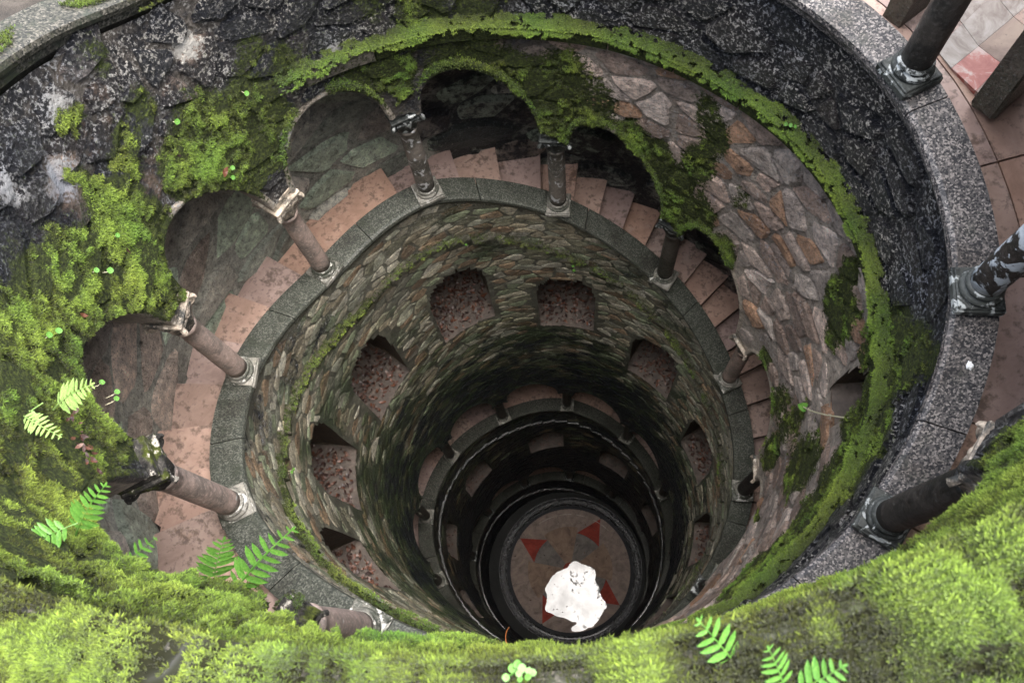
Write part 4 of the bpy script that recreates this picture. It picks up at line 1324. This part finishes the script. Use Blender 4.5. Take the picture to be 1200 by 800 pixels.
n = 26000
U = rng.uniform(-8.2, -4.5, n)
f = rng.random(n)
mid_ = sstep(U, -6.85, -6.6) * (1 - sstep(U, -5.75, -5.5))
keep = rng.random(n) < np.maximum(.10, mid_) * np.where(f < .25, 1, .9)
keep &= (mid_ > .5) | (fbm(pos(U, 1.0, f * .1), 14, 3) > .52)
U, f = U[keep], f[keep]
P = pos(U, rin(U) - .010 * (1 - f), zu(U) + .004 - .085 * f)
shoots('moss', P, wall_normal(U) + np.array([0, 0, .5]), .0085 * rng.uniform(.7, 1.3, len(P)), np.clip(.35 + .9 * (fbm(P, 20, 3) - .45), 0, 1), 11, 'moss hanging over the inner edge of the near coping', yellow=.3, dim=.74)

n = 9000
U = rng.uniform(-3.3, -1.2, n); t = rng.random(n)
P = pos(U, rin(U) - .004 + .10 * t, zu(U) + .003 - .05 * (t < .04))
k = fbm(P, 7, 4) + .25 * (np.abs(t - .45) < .25) > .70
shoots('moss', P[k], np.tile((0, 0, 1.0), (k.sum(), 1)), .0075 * rng.uniform(.7, 1.3, k.sum()), np.clip(.4 + .9 * (fbm(P[k], 12, 3) - .5), 0, 1), 7, 'streaks of yellow moss on the far coping at the upper left')

# ------------------------------------------------------------------ ferns, small plants, fallen leaves
def _leaflet():
    xs = [0, .12, .3, .5, .7, .86, 1.0]; ws = [.06, .15, .19, .185, .15, .09, .0]
    V, F = [], []
    for i, (x, w_) in enumerate(zip(xs, ws)):
        zc = -.10 * x * x
        wob = 1 + .10 * math.sin(i * 2.1)
        V += [(x, -w_ * wob, zc + .03), (x, 0, zc), (x, w_ * wob, zc + .03)]
    for i in range(len(xs) - 1):
        for j in range(2):
            a = i * 3 + j; F.append([a, a + 3, a + 4, a + 1])
    return np.array(V), F
LEAFLET = {k: mesh('leaflet', *_leaflet(), M[k], smooth=True) for k in ('leaf', 'fern_pale')}
def tube(pts, rads, seg=6):
    pts = np.array(pts, float); V, F = [], []
    for i in range(len(pts)):
        d = pts[min(i + 1, len(pts) - 1)] - pts[max(i - 1, 0)]; d /= np.linalg.norm(d) + 1e-9
        s_ = np.cross(d, (0, 0, 1)); s_ = s_ / np.linalg.norm(s_) if np.linalg.norm(s_) > 1e-3 else np.array((1, 0, 0)); t_ = np.cross(s_, d)
        for j in range(seg):
            b = 2 * math.pi * j / seg
            V.append(pts[i] + rads[i] * (math.cos(b) * s_ + math.sin(b) * t_))
    for i in range(len(pts) - 1):
        for j in range(seg):
            F.append([i * seg + j, i * seg + (j + 1) % seg, (i + 1) * seg + (j + 1) % seg, (i + 1) * seg + j])
    return np.array(V), F
def fern(fronds, label, mk, pairs):
    base = np.array(fronds[0][0]) * S
    e = empty('fern', label, 'fern', 'ferns rooted in the moss of the rim', Vector(base))
    for B, T, hw in fronds:
        B, T = np.array(B) * S, np.array(T) * S; hw = hw * S
        L = np.linalg.norm(T - B)
        mid = (B + T) / 2 + np.array((0, 0, .16 * L))
        ts = np.linspace(0, 1, 14)
        C = ((1 - ts) ** 2)[:, None] * B + (2 * ts * (1 - ts))[:, None] * mid + (ts ** 2)[:, None] * T
        V, F = tube(C - base, L * .012 * (1 - .7 * ts), 5)
        fr = obj('frond', mesh('frond', V, F, M[mk]), e)
        # leaf plane roughly faces the light
        dr = (T - B) / L
        nrm = np.array((-math.copysign(.42, B[0]) if abs(B[0]) > .3 * S else 0.0, .0, .85)); nrm = nrm - dr * (nrm @ dr); nrm /= np.linalg.norm(nrm)
        sd_ = np.cross(dr, nrm)
        n = pairs
        for k in range(n):
            t = .22 + .74 * k / (n - 1)
            p = (1 - t) ** 2 * B + 2 * t * (1 - t) * mid + t * t * T
            ln = hw * (1.0 - .72 * max(0, (t - .45) / .55) ** 1.3) * (.75 if k == 0 else 1) * rnd.uniform(.9, 1.08)
            wy = min(ln, .74 * L / (n - 1) * 2.6)
            for sg in (-1, 1):
                x = sd_ * sg * .88 + dr * (.42 + rnd.uniform(-.08, .08)); x += nrm * rnd.uniform(-.15, .12); x /= np.linalg.norm(x)
                z = nrm + sd_ * rnd.uniform(-.25, .25); z -= x * (z @ x); z /= np.linalg.norm(z)
                y = np.cross(z, x)
                o = bpy.data.objects.new('leaflet', LEAFLET[mk])
                mm = Matrix(((*(x * ln), ), (*(y * wy), ), (*(z * ln), ))).transposed().to_4x4()
                mm.translation = Vector(p - base + dr * (L * .012 * sg))
                link(o, fr); o.matrix_local = mm
            if k == n - 1:
                o = bpy.data.objects.new('leaflet', LEAFLET[mk])
                x = dr; z = nrm; y = np.cross(z, x)
                mm = Matrix((x * ln * 1.1, y * ln, z * ln)).transposed().to_4x4(); mm.translation = Vector(p - base)
                link(o, fr); o.matrix_local = mm
fern([((-0.519, -0.745, -1.627), (-0.357, -0.630, -1.472), 0.042), ((-0.547, -0.730, -1.620), (-0.494, -0.648, -1.510), 0.040)], 'bright green fern of two broad fronds over the stair, growing from the near moss', 'leaf', 9)
fern([((-0.700, -0.664, -1.392), (-0.615, -0.587, -1.308), 0.030), ((-0.648, -0.648, -1.306), (-0.729, -0.691, -1.304), 0.030)], 'green fern with two crossing fronds in front of the black stone pier', 'leaf', 9)
fern([((-0.654, -0.694, -1.492), (-0.585, -0.655, -1.441), 0.020)], 'smallest fern, a single short frond beside the rosette capital', 'leaf', 5)
fern([((-0.882, -0.405, -1.542), (-0.760, -0.378, -1.457), 0.035), ((-0.902, -0.393, -1.536), (-0.923, -0.500, -1.455), 0.045), ((-0.922, -0.422, -1.502), (-0.800, -0.478, -1.457), 0.024)], 'pale yellowish fern of three fronds cut by the left edge of the view', 'fern_pale', 9)
fern([((0.268, -0.825, -0.798), (0.228, -0.787, -0.745), 0.020)], 'blurred light green frond on the near coping below the granite parapet', 'leaf', 6)
fern([((0.303, -0.842, -0.770), (0.335, -0.819, -0.727), 0.019), ((0.299, -0.840, -0.769), (0.277, -0.807, -0.718), 0.017)], 'light green fern pair nearest the camera at the bottom of the coping moss', 'leaf', 6)

def round_leaf(n=12):
    V = [(0, 0, -.12)] + [(math.cos(a) * (1 + .05 * math.cos(4 * a)), math.sin(a) * (1 + .05 * math.cos(4 * a)), .02) for a in np.linspace(0, 2 * math.pi, n, endpoint=False)]
    return np.array(V), [[0, 1 + i, 1 + (i + 1) % n] for i in range(n)]
RL = mesh('leaf', *round_leaf(), M['leaf'], smooth=True)
def pennywort(spots, label, r=.0068):
    """spots: (u, z) on the shaft wall"""
    u0, z0 = spots[0]
    b = pos(u0, rwall(u0, z0), z0) * S
    e = empty('pennywort', label, 'plant', 'pennywort rosettes on the shaft wall', Vector(b))
    for u_, z_ in spots:
        n = wall_normal(np.array(u_)) + np.array([0, 0, .7]) + rng.uniform(-.2, .2, 3); n /= np.linalg.norm(n)
        a0 = pos(u_, rwall(u_, z_) + .004, z_ - .012) * S; p = pos(u_, rwall(u_, z_) - .03, z_ + .004) * S
        V, F = tube([a0 - b, (a0 * .4 + p * .6) - b + np.array((0, 0, -.01)), p - b], [.0022] * 3, 5)
        obj('stem', mesh('stem', V, F, M['stem']), e)
        x = np.cross(n, (0, 1, .3)); x /= np.linalg.norm(x); y = np.cross(n, x)
        o = bpy.data.objects.new('leaf', RL); rr_ = r * S * rnd.uniform(.8, 1.2)
        mm = Matrix((x * rr_, y * rr_, n * rr_)).transposed().to_4x4(); mm.translation = Vector(p - b)
        link(o, e); o.matrix_local = mm
for sp, lb in (([(9.10, -1.80)], 'single round green leaf high in the mossy wall left of the second dark arch'),
               ([(8.88, -1.753), (8.92, -1.80)], 'two round leaves in thick moss above the volute capital'),
               ([(8.50, -1.631), (8.46, -1.60)], 'pair of pale round leaves on moss beside the left arch edge'),
               ([(8.33, -1.75), (8.31, -1.80), (8.27, -1.79)], 'straggling plant of round leaves with white stems just over the pale fern'),
               ([(9.764, -1.817)], 'pale round leaf on the highest thick moss patch of the left wall'),
               ([(10.163, -1.94)], 'tiny round leaf on moss left of the arch with the long landing'),
               ([(9.836, -2.076), (9.80, -2.10)], 'bright round leaf on the mossy hood over the second arch'),
               ([(13.61, -2.14), (13.64, -2.13), (13.58, -2.15)], 'three tiny round leaves in a row on the green moss band'),
               ([(23.159, -3.54)], 'tiny round leaf on the thin moss line over the left middle niche'),
               ([(24.131, -3.87), (24.14, -3.92)], 'tiny pale sprout over the right middle niche'),
               ([(20.415, -3.04), (20.45, -3.07)], 'pair of round leaves on the inner moss ledge beside the dark strip of stone')):
    pennywort(sp, lb)
# round leaved seedling on the near coping
def seedling():
    c = pos(-6.27, rin(-6.27) - .002, zu(-6.27) + .0) * S
    e = empty('seedling', 'small blurred seedling with rounded leaves hanging at the near moss edge', 'plant', loc=Vector(c))
    for k in range(11):
        a = rnd.uniform(0, 6.28); h_ = rnd.uniform(.015, .045); rr_ = rnd.uniform(.0, .032)
        p = np.array((math.cos(a) * rr_, math.sin(a) * rr_, h_))
        V, F = tube([(0, 0, 0), p * .6 + (0, 0, .005), p], [.0015] * 3, 4)
        obj('stem', mesh('stem', V, F, M['leaf']), e)
        o = bpy.data.objects.new('leaf', RL); o.location = p; s_ = rnd.uniform(.006, .010); o.scale = (s_,) * 3; o.rotation_euler = (rnd.uniform(-.5, .5), rnd.uniform(-.5, .5), 0)
        link(o, e)
seedling()
# ivy leaf on a white stem, right hand wall
def ivy():
    A = pos(15.19, rwall(15.19, -2.588) - .004, -2.588) * S; B = pos(14.90, rwall(14.90, -3.0) - .03, -3.0) * S
    e = empty('ivy_shoot', 'heart shaped ivy leaf on a white stem hanging over the pale rubble', 'plant', loc=Vector(A))
    m_ = (A + B) / 2 + np.array((-.05, 0, -.10))
    ts = np.linspace(0, 1, 9)[:, None]
    C = (1 - ts) ** 2 * A + 2 * ts * (1 - ts) * m_ + ts ** 2 * B
    V, F = tube(C - A, [.006] * 9, 5)
    obj('stem', mesh('stem', V, F, M['stem']), e)
    P = [(0, 0), (.5, .42), (.95, .30), (.85, .0), (.95, -.30), (.5, -.42)]
    hrt = [(-.9, 0, 0), (-.3, .42, .05), (.2, .55, .05), (.5, .35, .03), (.35, 0, -.03), (.5, -.35, .03), (.2, -.55, .05), (-.3, -.42, .05), (0, 0, -.06)]
    F = [[8, i, (i + 1) % 8] for i in range(8)]
    V = np.array(hrt) * .075
    n = wall_normal(np.array(14.9)) + np.array((0, 0, .8)); n /= np.linalg.norm(n)
    d = C[-1] - C[-3]; d = -(d - n * (d @ n)); d /= np.linalg.norm(d); y = np.cross(n, d)
    V = V @ np.array([d, y, n]) + B - A
    obj('leaf', mesh('leaf', V, F, M['leaf']), e)
ivy()
def twig():
    pts = [CAM + v for v in (np.array((0, 0, 0)),)]
    P = np.array([pos(18.05, rwall(18.05, -2.52) - .03, -2.53), pos(18.10, rwall(18.1, -2.5) - .06, -2.52), pos(18.07, rwall(18.1, -2.5) - .085, -2.57)]) * S
    t = np.linspace(0, 1, 9)[:, None]
    C = (1 - t) ** 2 * P[0] + 2 * t * (1 - t) * P[1] + t ** 2 * P[2]
    V, F = tube(C, [.0035] * 9, 5)
    tag(obj('fern_stalk', mesh('fern_stalk', V, F, M['twig'])), 'bare orange fern stalk arching from the moss over the deep shaft', 'stalk')
twig()
# fallen leaves on the wall moss
def leaf_bits(n_, centre_fn, size, name, label, single=False):
    V, F, C = [], [], []
    for k in range(n_):
        p, nr_ = centre_fn(k)
        a = rnd.uniform(0, 6.28); s_ = size * rnd.uniform(.55, 1.3) * S
        nr_ = nr_ + rng.uniform(-.45, .45, 3); nr_ /= np.linalg.norm(nr_)
        x = np.cross(nr_, (math.cos(a), math.sin(a), .3)); x /= np.linalg.norm(x); y = np.cross(nr_, x)
        o_ = len(V); q = p * S; cu = rnd.uniform(.1, .4)
        for lx, ly, lz in ((-1, 0, cu), (-.3, .42, cu * .3), (.4, .36, cu * .2), (1, 0, cu), (.4, -.36, cu * .4), (-.3, -.42, cu * .3), (0, 0, 0)):
            V.append(q + (x * lx + y * ly + nr_ * lz) * s_)
        F += [[o_ + 6, o_ + i, o_ + (i + 1) % 6] for i in range(6)]
        C += [rnd.random()] * 7
    C = np.array(C)
    o = obj(name, mesh(name, np.array(V), F, M['dead'], attrs={'Col': np.stack([C, C, C], -1)}))
    return tag(o, label, 'leaf' if single else 'leaves', 'fallen leaves on the wall moss' if single else None, None if single else 'stuff')
for (u_, z_), sz, lb in (((9.778, -2.05), .016, 'dark brown fallen leaf on the moss hood of the second arch'), ((9.643, -1.872), .009, 'orange red fallen leaf below the pale round leaf'),
                         ((9.06, -1.838), .012, 'red fallen leaf beside the single round green leaf'), ((8.625, -1.704), .012, 'thin red leaf on moss left of the dark arch')):
    leaf_bits(1, lambda k: (pos(u_, rwall(u_, z_) - .035, z_), wall_normal(np.array(u_)) + np.array((0, 0, .6))), sz, 'fallen_leaf', lb, True)
leaf_bits(26, lambda k: (lambda uu, zz: (pos(uu, rwall(uu, zz) - .03, zz), wall_normal(np.array(uu)) + np.array((0, 0, .5))))(7.97 + rnd.gauss(0, .09), -1.60 + rnd.gauss(0, .018)), .008, 'dead_leaves', 'heap of dark red dead bracken below the pale fern')
def sill_leaves(lo, hi, n_, size, label):
    sp = [q for q in LEAFSPOTS if lo <= q[0] < hi]
    def c(k):
        uc, zb, hw, dep = sp[k % len(sp)]
        a = rnd.uniform(-.95, .95); b = rnd.random() ** .8
        uu = uc + a * hw
        return pos(uu, float(rwall(uu, zb)) + .02 + b * (dep - .06), zb + .004 + .07 * b + rnd.uniform(0, .012)), np.array((0, 0, 1.0))
    leaf_bits(n_ * len(sp), c, size, 'dead_leaves', label)
sill_leaves(18, 30, 330, .0135, 'wet red brown fallen leaves lying on the sills of the upper ring of niches')
sill_leaves(30, 45, 150, .012, 'dark wet fallen leaves on the sills of the deeper niches')
# bird dropping on the granite
def dropping():
    c = np.array((.9997, -.1992)); V, F = [], []
    z = float(zu(3.29)) + .0025
    n = 14
    for k in range(n):
        a = 2 * math.pi * k / n; r = .011 * rnd.uniform(.55, 1.25)
        V.append((c[0] + r * math.cos(a), c[1] + 1.2 * r * math.sin(a), z - .003))
    for k in range(n): V.append((c[0] + (V[k][0] - c[0]) * .7, c[1] + (V[k][1] - c[1]) * .7, z + .002))
    V.append((c[0], c[1], z + .003))
    F = [[k, (k + 1) % n, n + (k + 1) % n, n + k] for k in range(n)] + [[n + k, n + (k + 1) % n, 2 * n] for k in range(n)]
    tag(obj('bird_dropping', mesh('bird_dropping', np.array(V) * S, F, M['white'])), 'white bird dropping splashed on the granite parapet below the flaking column', 'dropping')
dropping()

leaf_bits(46, lambda k: (np.array((FC[0] + rnd.gauss(0, .30), FC[1] + rnd.gauss(0, .26), ZF + .005)), np.array((0, 0, 1.0))), .011, 'debris', 'scattered dark leaf litter on the inlaid floor at the bottom')
